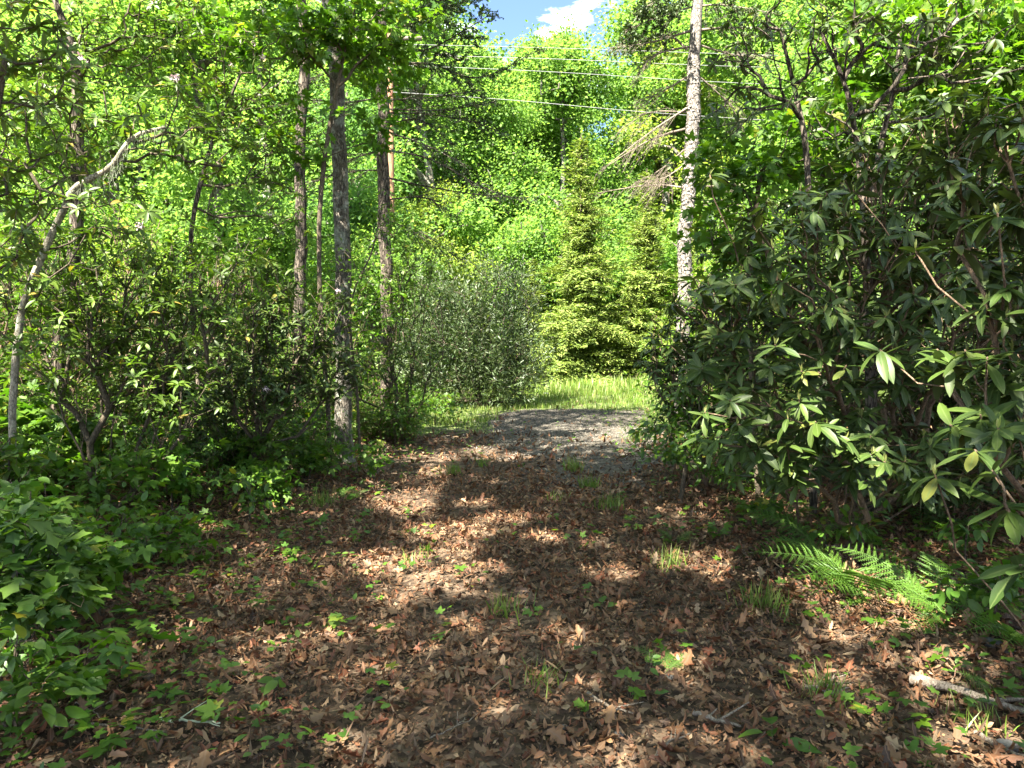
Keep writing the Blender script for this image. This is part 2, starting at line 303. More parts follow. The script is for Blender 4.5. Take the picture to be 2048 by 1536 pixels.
def gravel_d(x, y):   # > 0 inside the gravel
    w = np.clip((y - 6.8) * .27, 0, 1.65); n = .25 * noise1(x * 1.5, y * 1.5, 2) + .35 * noise1(x * .7, y * .8, 7)
    return np.minimum(w - np.abs(x - road_center(y)) + n, np.minimum(y - 7.2, 17.8 - y + .3 * n))
sheet('gravel_road', np.arange(-3, 9, .1), np.arange(6, 21, .12), M['gravel'], .012, lambda x, y: gravel_d(x, y) > 0)
def turf_d(x, y):
    n = .5 * noise1(x, y, 1)
    a = np.minimum(np.minimum(y - 13.5 + n + np.where(np.abs(x - 1.2) < 1.5, -3.6, 0), 29.5 - y), np.minimum(x + 4.2 - .05 * y + n, 13 - x)); return a
sheet('grass_verge', np.arange(-6, 14, .2), np.arange(12, 31, .2), M['turf'], .006, lambda x, y: (turf_d(x, y) > 0))

# ------------------------------------------------------------------ leaf litter
rg = R_('litterpos')
def litter_points(n, y0, y1, pw=1.0):
    y = y0 + (y1 - y0) * rg.random(n) ** pw; x = rg.uniform(-1, 1, n) * (.78 * y + 1.6); return x, y
def litter_keep(x, y):
    g = gravel_d(x, y); k = np.where(g > 0, np.exp(-g * 1.9) * .8 * np.clip((16 - y) / 6, 0, 1) + np.clip((13.5 - y) * .17, .03, .85), 1.0)
    bare = noise1(x * .8 + 4, y * .9, 5); k = k * np.where((bare > .42) & (y > 4) & (np.abs(x - .5) < 2), .45, 1)
    return k * np.where(turf_d(x, y) > 0, .08, 1)
def litter_frames(x, y, n):
    a = rg.uniform(0, 6.283, n); e = rg.normal(.12, .35, n); D = np.stack([np.cos(a) * np.cos(e), np.sin(a) * np.cos(e), np.sin(e)], -1)
    N = rg.normal(0, .32, (n, 3)); N[:, 2] += 1; flip = rg.random(n) < .35; N[flip] *= -1; return frames(D, N)
lit = MB(); cand = []
def litter(n, y0, y1, tpls, smin, smax, lift):
    x, y = litter_points(n, y0, y1, .75); k = rg.random(n) < litter_keep(x, y); x, y = x[k], y[k]; n = len(x)
    pos = np.stack([x, y, ground_z(x, y) + rg.uniform(0, lift, n) + .012], -1); R = litter_frames(x, y, n); sc = rg.uniform(smin, smax, n) * rg.choice([.75, 1, 1.15], n)
    w = rg.integers(0, len(tpls), n)
    for i, t in enumerate(tpls):
        q = w == i; cand_sel = q & (y < 3.4) if tpls is OAKD else np.zeros(n, bool)
        if cand_sel.any():
            for j in np.nonzero(cand_sel)[0]: cand.append((i, pos[j], R[j], sc[j]))
        q = q & ~cand_sel; lit.scatter(t, pos[q], R[q], sc[q])
litter(13000, 1.2, 8.0, OAKD, .035, .092, .03)
litter(64000, 1.2, 9.0, DRY, .016, .058, .028)
litter(70000, 1.2, 7.5, [TUFT], .008, .022, .03)
litter(5000, 1.2, 9.0, [NEEDLE], .04, .13, .035)
litter(26000, 8.0, 20.0, DRY, .05, .11, .02)
# the 300 that show largest become single fallen leaves
cp = np.array([c[1] for c in cand]); u_, v_, d_ = project(cp)
inf = (u_ > 0) & (u_ < 2048) & (v_ < 1536) & (v_ > 0); size = np.array([c[3] for c in cand]) / d_ * inf
order = np.argsort(-size); oak_me = [make_mesh('fallen_leaf', t[0], [t[1], t[2]], M['litter'], t[3]) for t in OAKD]
def mat4(R, p, s):
    m = np.eye(4); m[:3, :3] = R * (s if np.ndim(s) == 0 else np.asarray(s)[None, :]); m[:3, 3] = p; return Matrix(m.tolist())
for k, j in enumerate(order):
    i, p, R, s = cand[j]
    if k < 300:
        o = put('fallen_leaf', oak_me[i], label='curled brown dead leaf among the litter nearest the camera', cat='leaf', group='dead leaves lying on the near ground'); o.matrix_world = mat4(R, p, s)
    else: lit.scatter(OAKD[i], p[None], R[None], np.array([s]))
put('leaf_litter', lit.mesh('leaf_litter', M['litter']), kind='stuff', label='carpet of curled brown dead leaves covering the track', cat='leaf litter')
# gravel stones
n = 16000; x = rg.uniform(-1.5, 6, n); y = rg.uniform(6.5, 18, n) ; k = (gravel_d(x, y) > -1.3 * rg.random(n) ** 2.5) & (rg.random(n) < np.clip((y - 6) / 5, .25, 1)); x, y = x[k], y[k]; n = len(x)
OCT = (np.array([[1, 0, 0], [0, 1, 0], [-1, 0, 0], [0, -1, 0], [.1, .1, .8], [0, 0, -.6]], float), np.zeros((0, 4), int), np.array([[0, 1, 4], [1, 2, 4], [2, 3, 4], [3, 0, 4], [1, 0, 5], [2, 1, 5], [3, 2, 5], [0, 3, 5]]), np.zeros((6, 2)))
st = MB(); R = frames(rg.normal(0, 1, (n, 3)), rg.normal(0, 1, (n, 3))); st.scatter(OCT, np.stack([x, y, ground_z(x, y) + .016], -1), R, rg.uniform(.010, .026, (n, 3)))
put('gravel', st.mesh('gravel', M['gravelstone'], smooth=False), kind='stuff', label='loose grey gravel stones on the road', cat='gravel')

# ------------------------------------------------------------------ grass
def blades(mb, x, y, h, w, rng, lean=.35):
    n = len(x); a = rng.uniform(0, 6.283, n); D = np.stack([np.cos(a) * lean * rng.random(n), np.sin(a) * lean * rng.random(n), np.ones(n)], -1)
    F = rng.normal(0, 1, (n, 3)); F[:, 2] = .3; R = frames(D, F)
    tpl = (np.array([[-.5, 0, 0], [.5, 0, 0], [.38, .5, .06], [-.38, .5, .06], [0, 1, .28]]), np.array([[0, 1, 2, 3]]), np.array([[3, 2, 4]]), np.zeros((5, 2)))
    mb.scatter(tpl, np.stack([x, y, ground_z(x, y)], -1), R, np.stack([w, h, h], -1))
rg = R_('grass'); gr = MB()
n = 60000; y = rg.uniform(12.5, 29.5, n); x = rg.uniform(-5.5, 10, n); d = turf_d(x, y); pr = np.clip(d * .9, 0, 1) * np.where(gravel_d(x, y) > 0, .06, 1) * np.clip(.6 + noise1(x * 1.2, y * 1.2, 9), .15, 1)
k = rg.random(n) < pr; x, y = x[k], y[k]; tall = np.clip((y - 20) / 4, 0, 1); h = rg.uniform(.08, .2, len(x)) + tall * rg.uniform(.1, .4, len(x))
blades(gr, x, y, h, rg.uniform(.012, .022, len(x)) * (1 + tall), rg)
put('grass', gr.mesh('grass', M['grass']), kind='stuff', label='sunlit green grass beyond and beside the gravel road', cat='grass')
def tuft(px, py, n, h, label, spread=.065, mat='grass'):
    # ground point seen at px, py
    d = _fw + np.array([1, 0, 0]) * (px - 1024) / FPX + _up * (768 - py) / FPX; p = EYE + d * (1.5 / -d[2]); r = R_(label); mb = MB()
    x = p[0] + r.normal(0, spread, n); y = p[1] + r.normal(0, spread, n); blades(mb, x, y, r.uniform(.5, 1, n) * h, r.uniform(.004, .008, n) * (1 + p[1] * .08), r, .7)
    z = gz(p[0], p[1]); put('grass_tuft', mb.mesh('grass_tuft', M[mat], (p[0], p[1], z)), loc=(p[0], p[1], z), label=label, cat='grass tuft', group='grass tufts growing through the track')
TUFTS = [(1220, 1000, 90, .22, 'bright grass tuft below the right end of the gravel, one sunny blade clump'), (1340, 1110, 60, .2, 'low leafy grass tuft on the right of the track'),
 (1010, 1180, 45, .16, 'short grass tuft just beyond the middle of the dappled litter'), (1530, 1185, 90, .2, 'shaded grass tuft left of the bright fern'),
 (1660, 1340, 70, .17, 'thin grass tuft in the litter below the ferns'), (1075, 1320, 40, .14, 'sparse blades of grass in the near litter at centre'),
 (1150, 930, 90, .26, 'grass tuft rising between the two gravel wheel tracks'), (1180, 960, 80, .22, 'grass tuft at the near end of the strip between the wheel tracks'),
 (905, 935, 60, .2, 'grass tuft at the left rim of the gravel'), (965, 920, 40, .18, 'small grass tuft on the left gravel wheel track'),
 (680, 910, 90, .28, 'long bladed grass tuft under the shrubs left of the track'), (825, 1080, 30, .14, 'tiny grass tuft in the sunny litter left of centre'),
 (1270, 880, 100, .3, 'tall grass tuft at the far right edge of the gravel'), (650, 985, 70, .24, 'arching grass tuft beside the left shrubs'),
 (1110, 985, 30, .14, 'sparse grass tuft just below the gravel'), (1950, 1390, 40, .16, 'grass tuft beside the pale fallen branch')]
for t in TUFTS: tuft(*t)

# ------------------------------------------------------------------ woody plants
def skeleton(trunk, targets, rng, step=.25, wob=.08, arch=.1, up_pen=.9, plw=.25):
    P = [np.asarray(p, float) for p in trunk]; par = [-1] + list(range(len(P) - 1)); plen = list(np.concatenate([[0], np.cumsum(np.linalg.norm(np.diff(np.array(P), axis=0), axis=1))])); cnt_tip = []; paths = []
    A = np.zeros((len(P) + len(targets) * 14, 3)); A[:len(P)] = P; n = len(P); pl = np.zeros(len(A)); pl[:n] = plen
    T0 = np.asarray(trunk, float); order = np.argsort([np.min(np.linalg.norm(T0 - t, axis=1)) for t in targets]); tips = [None] * len(targets)
    for oi in order:
        t = targets[oi]; dv = t - A[:n]; d = np.linalg.norm(dv, axis=1); cost = d + plw * pl[:n] + up_pen * np.clip(-dv[:, 2], 0, None); b = int(np.argmin(cost)); dd = d[b]
        k = int(np.clip(dd / step, 2, 10)); idx = [b]; s0 = A[b].copy(); j0 = rng.normal(0, wob * dd, 3)
        for i in range(1, k + 1):
            f = i / k; q = s0 + (t - s0) * f + np.array([0, 0, arch * dd * math.sin(math.pi * f)]) + (j0 * math.sin(math.pi * f) + rng.normal(0, wob * dd * .35, 3) * (f < 1))
            A[n] = q; pl[n] = pl[idx[-1]] + dd / k; par.append(idx[-1]); idx.append(n); n += 1
        paths.append(idx); tips[oi] = (A[idx[-1]], A[idx[-1]] - A[idx[-2]])
    cnt = np.zeros(n); 
    for idx in paths: cnt[idx[-1]] += 1
    for i in range(n - 1, 0, -1):
        if par[i] >= 0: cnt[par[i]] += cnt[i]
    return A[:n], cnt, paths, tips
def leaf_meshes(key, tpls, mat):
    k = (key, mat.name)
    if k not in _lm: _lm[k] = [make_mesh('leaf', t[0], [t[1], t[2]], mat, t[3]) for t in tpls]
    return _lm[k]
_lm = {}
def place_leaves(root, base, pos, R, sc, tpls, key, mat, nparts, rng, fol='foliage', part='leaf'):
    if len(pos) == 0: return
    w = rng.integers(0, len(tpls), len(pos)); single = np.zeros(len(pos), bool)
    if nparts:
        u, v, d = project(pos); s = np.where((u > -40) & (u < 2090) & (v > -40) & (v < 1580) & (d > .3), sc / np.clip(d, .3, None), 0)
        od = np.argsort(-s)[:nparts]; od = od[s[od] > 0]; single[od] = True
        ms = leaf_meshes(key, tpls, mat)
        for j in od:
            o = bpy.data.objects.new(part, ms[w[j]]); COL.objects.link(o); o.parent = root; o.matrix_local = mat4(R[j], pos[j] - base, float(sc[j]))
    mb = MB()
    for i, t in enumerate(tpls):
        q = (w == i) & ~single; mb.scatter(t, pos[q], R[q], sc[q])
    if mb.n: put(fol, mb.mesh(fol, mat, base), parent=root, kind='stuff')
def whorls(tips, rng, n=(7, 11), L=(.1, .17), ang=(55, 112), droop=.45, skip=0.0, upbias=.9):
    P, D, N, SC = [], [], [], []
    for p, d in tips:
        if rng.random() < skip: continue
        a = d / (np.linalg.norm(d) + 1e-6) * .7 + np.array([0, 0, upbias]) + rng.normal(0, .25, 3); a /= np.linalg.norm(a)
        b = np.cross(a, [.3, .9, .1]); b /= np.linalg.norm(b); c = np.cross(a, b); k = rng.integers(*n); ph = rng.uniform(0, 6.28); s0 = rng.uniform(.8, 1.12)
        for i in range(k):
            f = ph + i * 6.283 / k + rng.normal(0, .15); th = math.radians(rng.uniform(*ang)); r = b * math.cos(f) + c * math.sin(f)
            dd = a * math.cos(th) + r * math.sin(th) - np.array([0, 0, droop * rng.random()]); P.append(p + a * rng.uniform(-.03, .0)); D.append(dd); N.append(a * math.sin(th) - r * math.cos(th) + rng.normal(0, .12, 3)); SC.append(rng.uniform(*L) * s0)
    return np.array(P), np.array(D), np.array(N), np.array(SC)
def sprays(tips, rng, n=(6, 12), rad=.2, L=(.06, .1), flat=.5, tilt=.45, droop=.2):
    ks = rng.integers(n[0], n[1], len(tips)); C = np.repeat(np.array([t[0] for t in tips]), ks, 0); T = np.repeat(np.array([t[1] for t in tips]), ks, 0); m = len(C)
    T = T / (np.linalg.norm(T, axis=1)[:, None] + 1e-6); off = rng.normal(0, rad * .6, (m, 3)) * np.array([1, 1, flat]); off += T * rng.uniform(-rad, rad * .4, (m, 1)) * .6
    D = off / (np.linalg.norm(off, axis=1)[:, None] + 1e-6) * .8 + T * .5 + rng.normal(0, .45, (m, 3)); D[:, 2] -= droop; N = rng.normal(0, tilt, (m, 3)); N[:, 2] += 1
    return C + off, D, N, rng.uniform(L[0], L[1], m)
def wood(root, base, A, cnt, paths, rt, rmax, mat, ntrunk, name='stem', part_name=None, trunk_pts=None, sides=5, trunk_r=None, ex=.45, rough=.06, trunk_mat=None):
    rad = np.minimum(rt * np.maximum(cnt, 1) ** ex, rmax); mb = MB(); rng = R_(str(base))
    for idx in paths:
        r = rad[idx].copy(); r[0] = min(r[0], r[1] * 1.15); mb.tube(A[idx], r, sides if r[0] < .04 else sides + 3)
    if ntrunk > 1:
        tr = rad[:ntrunk] if trunk_r is None else np.interp(np.linspace(0, 1, ntrunk), np.linspace(0, 1, len(trunk_r)), trunk_r)
        if part_name:
            tb = MB(); tb.tube(A[:ntrunk], tr, 14, rough=rough, rng=rng); put(part_name, tb.mesh(part_name, trunk_mat or mat, base), parent=root)
        else: mb.tube(A[:ntrunk], tr, 8, rough=rough, rng=rng)
    put(name, mb.mesh(name, mat, base), parent=root); return rad
def blob_targets(blobs, n, rng, shell=.55, dmin=0.0):
    """points in ellipsoids (cx,cy,cz,rx,ry,rz), biased to the shell"""
    vol = np.array([b[3] * b[4] * b[5] for b in blobs]) ** .8; w = rng.choice(len(blobs), n, p=vol / vol.sum()); B = np.array(blobs)[w]
    d = rng.normal(0, 1, (n, 3)); d /= np.linalg.norm(d, axis=1)[:, None]; r = (shell + (1 - shell) * rng.random(n)) ** 1.0; return B[:, :3] + d * B[:, 3:] * r[:, None]
def curve(pts, k=14):
    pts = np.array(pts, float); t = np.linspace(0, len(pts) - 1, k); i = np.clip(t.astype(int), 0, len(pts) - 2); f = (t - i)[:, None]
    p0 = pts[np.clip(i - 1, 0, None)]; p1 = pts[i]; p2 = pts[i + 1]; p3 = pts[np.clip(i + 2, None, len(pts) - 1)]
    return .5 * ((2 * p1) + (-p0 + p2) * f + (2 * p0 - 5 * p1 + 4 * p2 - p3) * f ** 2 + (-p0 + 3 * p1 - 3 * p2 + p3) * f ** 3)

def plant(name, label, cat, base, trunk, blobs, ntgt, style, tpls, key, mat, bark, nparts=0, rt=.004, rmax=.06, step=.2, group=None, wob=.08, arch=.08, shell=.5,
          trunk_part=None, trunk_r=None, zmin=.12, sides=5, extra=None, trunk_mat=None, up_pen=.9, plw=.25, **kw):
    rng = R_(label); base = np.array([base[0], base[1], gz(base[0], base[1])]); root = thing(name, label, cat, base, group)
    tg = blob_targets(blobs, ntgt, rng, shell); tg[:, 2] = np.maximum(tg[:, 2], ground_z(tg[:, 0], tg[:, 1]) + zmin * rng.uniform(.7, 1.6, len(tg)))
    if extra is not None: tg = np.concatenate([tg, np.array(extra)])
    q = np.array(trunk, float); q[0] = base - np.array([0, 0, .06]); A, cnt, paths, tips = skeleton(q, list(tg), rng, step, wob, arch, up_pen, plw)
    wood(root, base, A, cnt, paths, rt, rmax, M[bark], len(q), 'stem' if not trunk_part else 'branch', trunk_part, sides=sides, trunk_r=trunk_r, trunk_mat=M[trunk_mat] if trunk_mat else None)
    P, D, N, SC = (whorls if style == 'whorl' else sprays)(tips, rng, **kw)
    place_leaves(root, base, P, frames(D, N), SC, tpls, key, M[mat], nparts, rng)
    return root, base, tips, rng

# ---- crowns for the wood on the slope: seven kinds of crown, copied
def crown_proto(seed, H, Rr, mat, n, ls=(.14, .26), kind='round', low=.12):
    rng = R_('crown' + str(seed)); nb = 26; blobs = []
    for i in range(nb):
        f = rng.uniform(low, 1); pr = math.sin(math.pi * min(1, (f - low) / (1 - low) * .82 + .18)) ** .7; a = rng.uniform(0, 6.28); rr = Rr * pr * rng.uniform(.35, .95); b = Rr * rng.uniform(.22, .42)
        blobs.append((math.cos(a) * rr, math.sin(a) * rr, f * H * .95, b, b, b * rng.uniform(.5, .8)))
    tg = blob_targets(blobs, 170, rng, .5); tg[:, 2] = np.clip(tg[:, 2], .3, None)
    tr = curve([(0, 0, -.3), (rng.normal(0, .2), rng.normal(0, .2), H * .35), (rng.normal(0, .4), rng.normal(0, .4), H * .65), (rng.normal(0, .3), rng.normal(0, .3), H * .9)], 14)
    A, cnt, paths, tips = skeleton(tr, list(tg), rng, .7, .06, .1)
    mb = MB(); rad = np.minimum(.022 * np.maximum(cnt, 1) ** .5, .22)
    for idx in paths: mb.tube(A[idx], rad[idx], 4)
    mb.tube(tr, np.linspace(.2, .05, 14), 8); k = n // len(tips)
    P, D, N, SC = sprays(tips, rng, (k, k + 2), Rr * .23, ls, .65, .55, .25); fo = MB(); fo.scatter(TUFT, P, frames(D, N), SC)
    return mb.mesh('trunk', M['bark_grey']), fo.mesh('crown', M[mat])
CR = {}
CR['a'] = crown_proto(1, 14, 3.6, 'wood_a', 24000, (.11, .2)); CR['b'] = crown_proto(2, 11, 3.4, 'wood_b', 22000, (.11, .2)); CR['c'] = crown_proto(3, 15, 3.8, 'wood_c', 24000, (.11, .2))
CR['d'] = crown_proto(4, 16, 3.0, 'wood_a', 21000, (.11, .2)); CR['e'] = crown_proto(5, 6.0, 2.6, 'wood_b', 13000, (.10, .18), low=.04); CR['f'] = crown_proto(6, 6.5, 2.8, 'wood_a', 13000, (.10, .18), low=.04)
CR['g'] = crown_proto(7, 12, 2.6, 'yellowgreen', 15000, (.09, .17))
def bush_proto(seed, H, Rr, mat, n, ls):
    rng = R_('bushp%d' % seed); bl = [(rng.normal(0, Rr * .4), rng.normal(0, Rr * .4), H * rng.uniform(.25, .7), Rr * .6, Rr * .6, H * .3) for _ in range(7)]; tg = blob_targets(bl, 170, rng, .4); tg[:, 2] = np.maximum(tg[:, 2], .25)
    A, cnt, paths, tips = skeleton([(0, 0, -.1), (0, 0, .15)], list(tg), rng, .3, .08, .02, 1.5, .9); mb = MB()
    rad = np.minimum(.005 * np.maximum(cnt, 1) ** .5, .03)
    for idx in paths: mb.tube(A[idx], rad[idx], 5)
    P, D, N, SC = whorls([t for t in tips for _ in range(4)], rng, (6, 9), ls, (35, 110)); P = P + np.repeat(rng.normal(0, .13, (len(P) // 7 + 1, 3)), 7, 0)[:len(P)]; fo = MB(); fo.scatter(OV[0], P, frames(D, N), SC); return mb.mesh('stem', M['stem_brown']), fo.mesh('foliage', M[mat])
CR['h'] = bush_proto(1, 3.0, 1.5, 'rhodo', 0, (.09, .14)); CR['i'] = bush_proto(2, 2.6, 1.5, 'laurel', 0, (.07, .11)); CR['j'] = bush_proto(3, 2.0, 1.3, 'maple', 0, (.06, .10)); CR['k'] = bush_proto(4, 4.6, 1.7, 'maple', 0, (.06, .10)); CR['l'] = bush_proto(5, 4.2, 1.6, 'laurel', 0, (.055, .09))
def wood_tree(kind, x, y, s, label, cat='tree', group=None, rz=0.0, name='broadleaf_tree', sz=1.0):
    z = gz(x, y); r = thing(name, label, cat, (x, y, z - .1), group); r.scale = (s, s, s * sz); r.rotation_euler = (0, 0, rz)
    w = kind in 'hijkl'; put('stem' if w else 'trunk', CR[kind][0], parent=r); o = put('foliage' if w else 'crown', CR[kind][1], parent=r); return r
rg = R_('slope')
LT = {'a': 'mid green broadleaf tree', 'b': 'bright yellow-green broadleaf tree', 'c': 'deep green broadleaf tree', 'd': 'tall slender mid green tree', 'g': 'lime green slender tree'}
rows = [(37, 4.0, 'abcagdb'), (43, 4.4, 'cabdagb'), (50, 5.0, 'acbda'), (58, 5.6, 'dacba'), (68, 6.4, 'acdb'), (80, 7.5, 'dacb')]
seen = {}
ORD = ['leftmost', 'second from left', 'third from left', 'fourth from left', 'fifth from left', 'sixth from left', 'seventh from left', 'eighth from left']
todo = []
for ri, (yy, dx, kinds) in enumerate(rows):
    xs = np.arange(-.80 * yy - 3, .80 * yy + 3, dx)
    for i, xx in enumerate(xs):
        k = kinds[int(rg.integers(0, len(kinds)))]; x = xx + rg.uniform(-1, 1) * dx * .35; y = yy + rg.uniform(-2.5, 2.5); u = 1024 + FPX * x / y
        band = 'left of the dark trunks' if u < 560 else 'behind the dark trunks' if u < 800 else 'behind the rounded bush' if u < 1060 else 'above the two conifers' if u < 1360 else 'behind the pale pine' if u < 1600 else 'behind the right shrubs'
        row = ['at the slope foot', 'low on the slope', 'on the lower slope', 'on the middle slope', 'high on the slope', 'at the slope top'][ri]
        s_ = rg.uniform(.95, 1.2) * (1.04 if 930 < u < 1290 else 1.3)
        todo.append((k, x, y, s_, row, band, rg.uniform(0, 6.28), rg.uniform(.9, 1.1)))
todo.sort(key=lambda t: t[1] / t[2])
for k, x, y, s_, row, band, rz, sz in todo:
    c = (k, row, band); seen[c] = seen.get(c, 0) + 1
tot_ = dict(seen); seen = {}
KN = {'a': 'mid green tree', 'b': 'bright yellow-green tree', 'c': 'deep green tree', 'd': 'slender mid green tree', 'g': 'lime green tree'}
for k, x, y, s_, row, band, rz, sz in todo:
    c = (k, row, band); n_ = seen.get(c, 0); seen[c] = n_ + 1
    wood_tree(k, x, y, s_, f'{KN[k]} {row}, {band}' + (f', {ORD[n_]}' if tot_[c] > 1 else ''), group=f'trees {row}, {band}', rz=rz, sz=sz)
# scrub between the trees of the slope
sc_ = []
for ri, yy in enumerate((34.5, 40, 46.5)):
    for xx in np.arange(-.78 * yy, .78 * yy, 3.6):
        x = xx + rg.uniform(-1, 1); y = yy + rg.uniform(-1.5, 1.5); u = 1024 + FPX * x / y
        sc_.append((x, y, 'ef'[len(sc_) % 2], ['at the slope foot', 'low on the slope', 'part way up the slope'][ri], 'left of the hemlock' if u < 760 else 'between hemlock and pale pine' if u < 1360 else 'right of the pale pine', rg.uniform(.8, 1.15), rg.uniform(0, 6.28)))
tot_ = {}; seen = {}
for q in sc_: tot_[q[2:5]] = tot_.get(q[2:5], 0) + 1
for q in sc_:
    c = q[2:5]; n_ = seen.get(c, 0); seen[c] = n_ + 1
    wood_tree(q[2], q[0], q[1], q[5], f'{"lime" if q[2] == "e" else "mid green"} bush {q[3]}, {q[4]}' + (f', {ORD[n_]}' if tot_[c] > 1 else ''), 'bush', group=f'scrub bushes {q[3]}, {q[4]}', rz=q[6], name='leafy_bush')
# understorey at the edge of the clearing and in the left wood
US = [('e', -13, 30, 1.1, 'yellow-green bush behind the leftmost laurels'), ('f', -9, 27, 1.0, 'mid green bush seen between laurel and dark trunk'), ('e', -5.5, 29, 1.15, 'bright lime bush glowing behind the lichened trunk'),
      ('e', -2.2, 31, 1.05, 'bright yellow-green bush above the rounded bush'), ('f', .6, 33, 1.1, 'mid green bush left behind the first conifer'), ('f', 2.2, 33.5, 1.2, 'mid green bush between the two conifers'),
      ('f', 8.5, 31, 1.2, 'mid green bush right of the second conifer'), ('e', 11.5, 28, 1.1, 'yellow-green bush behind the pale pine'), ('f', 15, 27, 1.1, 'mid green bush behind the right maple'), ('e', 19, 29, 1.2, 'yellow-green bush far right behind the rhododendrons'),
      ('f', -17, 27, 1.2, 'mid green bush far left behind the thicket'), ('f', -7.5, 20, .75, 'shaded bush behind the two left trunks'), ('e', -11, 20, .8, 'sunny bush deep in the left thicket'), ('f', -4.6, 23, .8, 'mid green bush just left of the rounded bush'),
      ('e', -15, 19, .9, 'sunny bush at the far left behind crooked stems'), ('f', 10, 20, .8, 'mid green bush behind the big rhododendron'), ('f', 14, 18, .9, 'leafy bush at the far right behind the rhododendron'), ('e', 7.2, 24, .7, 'bright bush at the base of the pale pine')]
for i, (k, x, y, s, lab) in enumerate(US): wood_tree(k, x, y, s, lab, 'bush', rz=i * 1.3, name='leafy_bush', sz=.95 + .1 * (i % 3))
TH = [('k', -6.2, 8.6, .8, 'bright green small-leaved shrub rising behind the crooked laurel'), ('l', -4.9, 8.2, .75, 'tall small-leaved laurel left of the slender trunk'), ('k', -4.4, 11.6, .8, 'leafy green shrub between slender and lichened trunks'), ('k', -7.6, 11.2, 1.0, 'tall leafy green shrub behind the left laurels'),
      ('l', -9.8, 12.2, 1.1, 'tall laurel at the left behind the leafy shrub'), ('k', -3.4, 14.2, .8, 'leafy green shrub behind lichened trunk and hemlock'), ('l', -5.9, 14.4, 1.0, 'small-leaved laurel behind the slender trunk'), ('k', -8.8, 16.5, 1.2, 'tall green shrub deep in the left wood'), ('k', -5.9, 6.5, .6, 'green shrub at the left edge beneath the crooked limb'),
      ('j', -2.75, 9.1, .5, 'green shrub hiding the foot of the lichened trunk'), ('j', -2.3, 12.3, .62, 'green shrub hiding the foot of the hemlock'), ('j', -3.9, 9.0, .6, 'green shrub at the foot of the slender trunk'), ('j', -3.5, 7.4, .5, 'green shrub in front of the dark rhododendron bush'), ('j', -4.9, 6.4, .5, 'green shrub under the rhododendron mound'), ('l', -3.6, 9.6, .62, 'small-leaved laurel between the left trunks'),
      ('k', 5.2, 12, .9, 'tall leafy green shrub right of the pale pine'), ('k', 7.8, 11.5, 1.1, 'tall leafy green shrub behind the right rhododendrons'), ('l', 6.4, 8.8, .8, 'tall small-leaved laurel behind the fanning stems'), ('k', 4.0, 15.5, .7, 'leafy green shrub before the small right conifer'), ('k', 3.7, 11.3, .55, 'leafy shrub hiding the lower pine trunk'), ('h', -4.3, 10.2, .75, 'dark rhododendron mound right behind the lichened trunk'), ('h', -5.6, 9.4, .8, 'dark rhododendron behind the thicket, left of the slender trunk'), ('i', -7.3, 9.8, 1.0, 'laurel mass behind the mound at left'), ('h', -9.2, 11, 1.1, 'dark rhododendron deep in the far left thicket'),
      ('h', -6.4, 12.6, .9, 'shaded rhododendron behind the slender dark trunk'), ('i', -4.4, 13.6, .8, 'laurel between slender trunk and hemlock'), ('j', -3.3, 15.4, .8, 'green shrub just behind the hemlock foot'), ('h', -8.6, 14.5, 1.1, 'rhododendron far back in the left thicket'), ('i', -11.5, 13.5, 1.2, 'laurel far back at the left edge'),
      ('i', -2.9, 12.4, .42, 'low laurel at the foot of the hemlock'), ('h', -7.9, 7.9, .9, 'rhododendron at the left edge behind the crooked laurel'), ('h', -3.35, 8.3, .42, 'low dark rhododendron in front of the lichened trunk'), ('i', -4.6, 7.4, .5, 'laurel clump low in the left thicket'), ('h', -5.6, 6.9, .6, 'dark clump behind the broad leaved saplings'),
      ('j', -2.3, 16.6, .6, 'green shrub left of the rounded bush'), ('j', -5.4, 17.5, 1.0, 'green shrub seen between the dark trunks'), ('j', -3.0, 10.7, .36, 'small green shrub on the left verge below the hemlock'), ('j', -1.9, 12.6, .33, 'low green shrub on the left grass verge'), ('j', -8.5, 18, 1.1, 'green shrub far back between laurel stems'),
      ('h', 5.6, 10.4, .85, 'dark rhododendron behind the fanning stems'), ('h', 7.2, 10.2, 1.1, 'dark rhododendron behind at the right edge'), ('i', 8.8, 9.2, 1.0, 'laurel mass at the far right edge'), ('h', 6.8, 13, 1.1, 'rhododendron far back on the right'), ('j', 4.8, 13.2, .9, 'green shrub between pale pine and rhododendron'), ('j', 5.0, 17, 1.2, 'green shrub behind the pale pine foot'),
      ('h', 5.2, 7.4, .75, 'shaded rhododendron filling the gap behind the ferns'), ('h', 6.6, 7.2, .9, 'shaded rhododendron at right behind the near whorls'), ('h', 4.0, 6.4, .42, 'low shaded rhododendron behind the brightest fern'), ('i', 3.3, 8.8, .5, 'low laurel on the bank at the right bend'), ('h', 4.6, 5.4, .5, 'shaded clump below the near right whorls'), ('j', 2.75, 7.8, .3, 'low green shrub at the right rim of the litter')]
for i, (k, x, y, s, lab) in enumerate(TH): wood_tree(k, x, y, s, lab, 'shrub', rz=i * 1.7, name='thicket_shrub', group='evergreen shrubs of the thicket')
MT = [('d', -8.3, 19, .9, 'slender tree rising behind the left laurel branches'), ('a', -13, 23, .9, 'mid green tree at the far left behind the laurels'), ('c', -6, 26, .8, 'deep green tree between the two dark trunks'),
      ('a', -18, 17, .8, 'mid green tree at the left edge of the picture'), ('a', 10, 24, .85, 'mid green tree right of the pale pine under the wires'), ('c', 15, 22, .85, 'deep green tree at upper right above the rhododendron'),
      ('a', 13.5, 15.5, .72, 'leafy tree at the upper right corner'), ('d', 18, 20, .9, 'tall slender tree at the right edge'), ('g', -3.4, 33, .8, 'lime green slender tree above the rounded bush')]
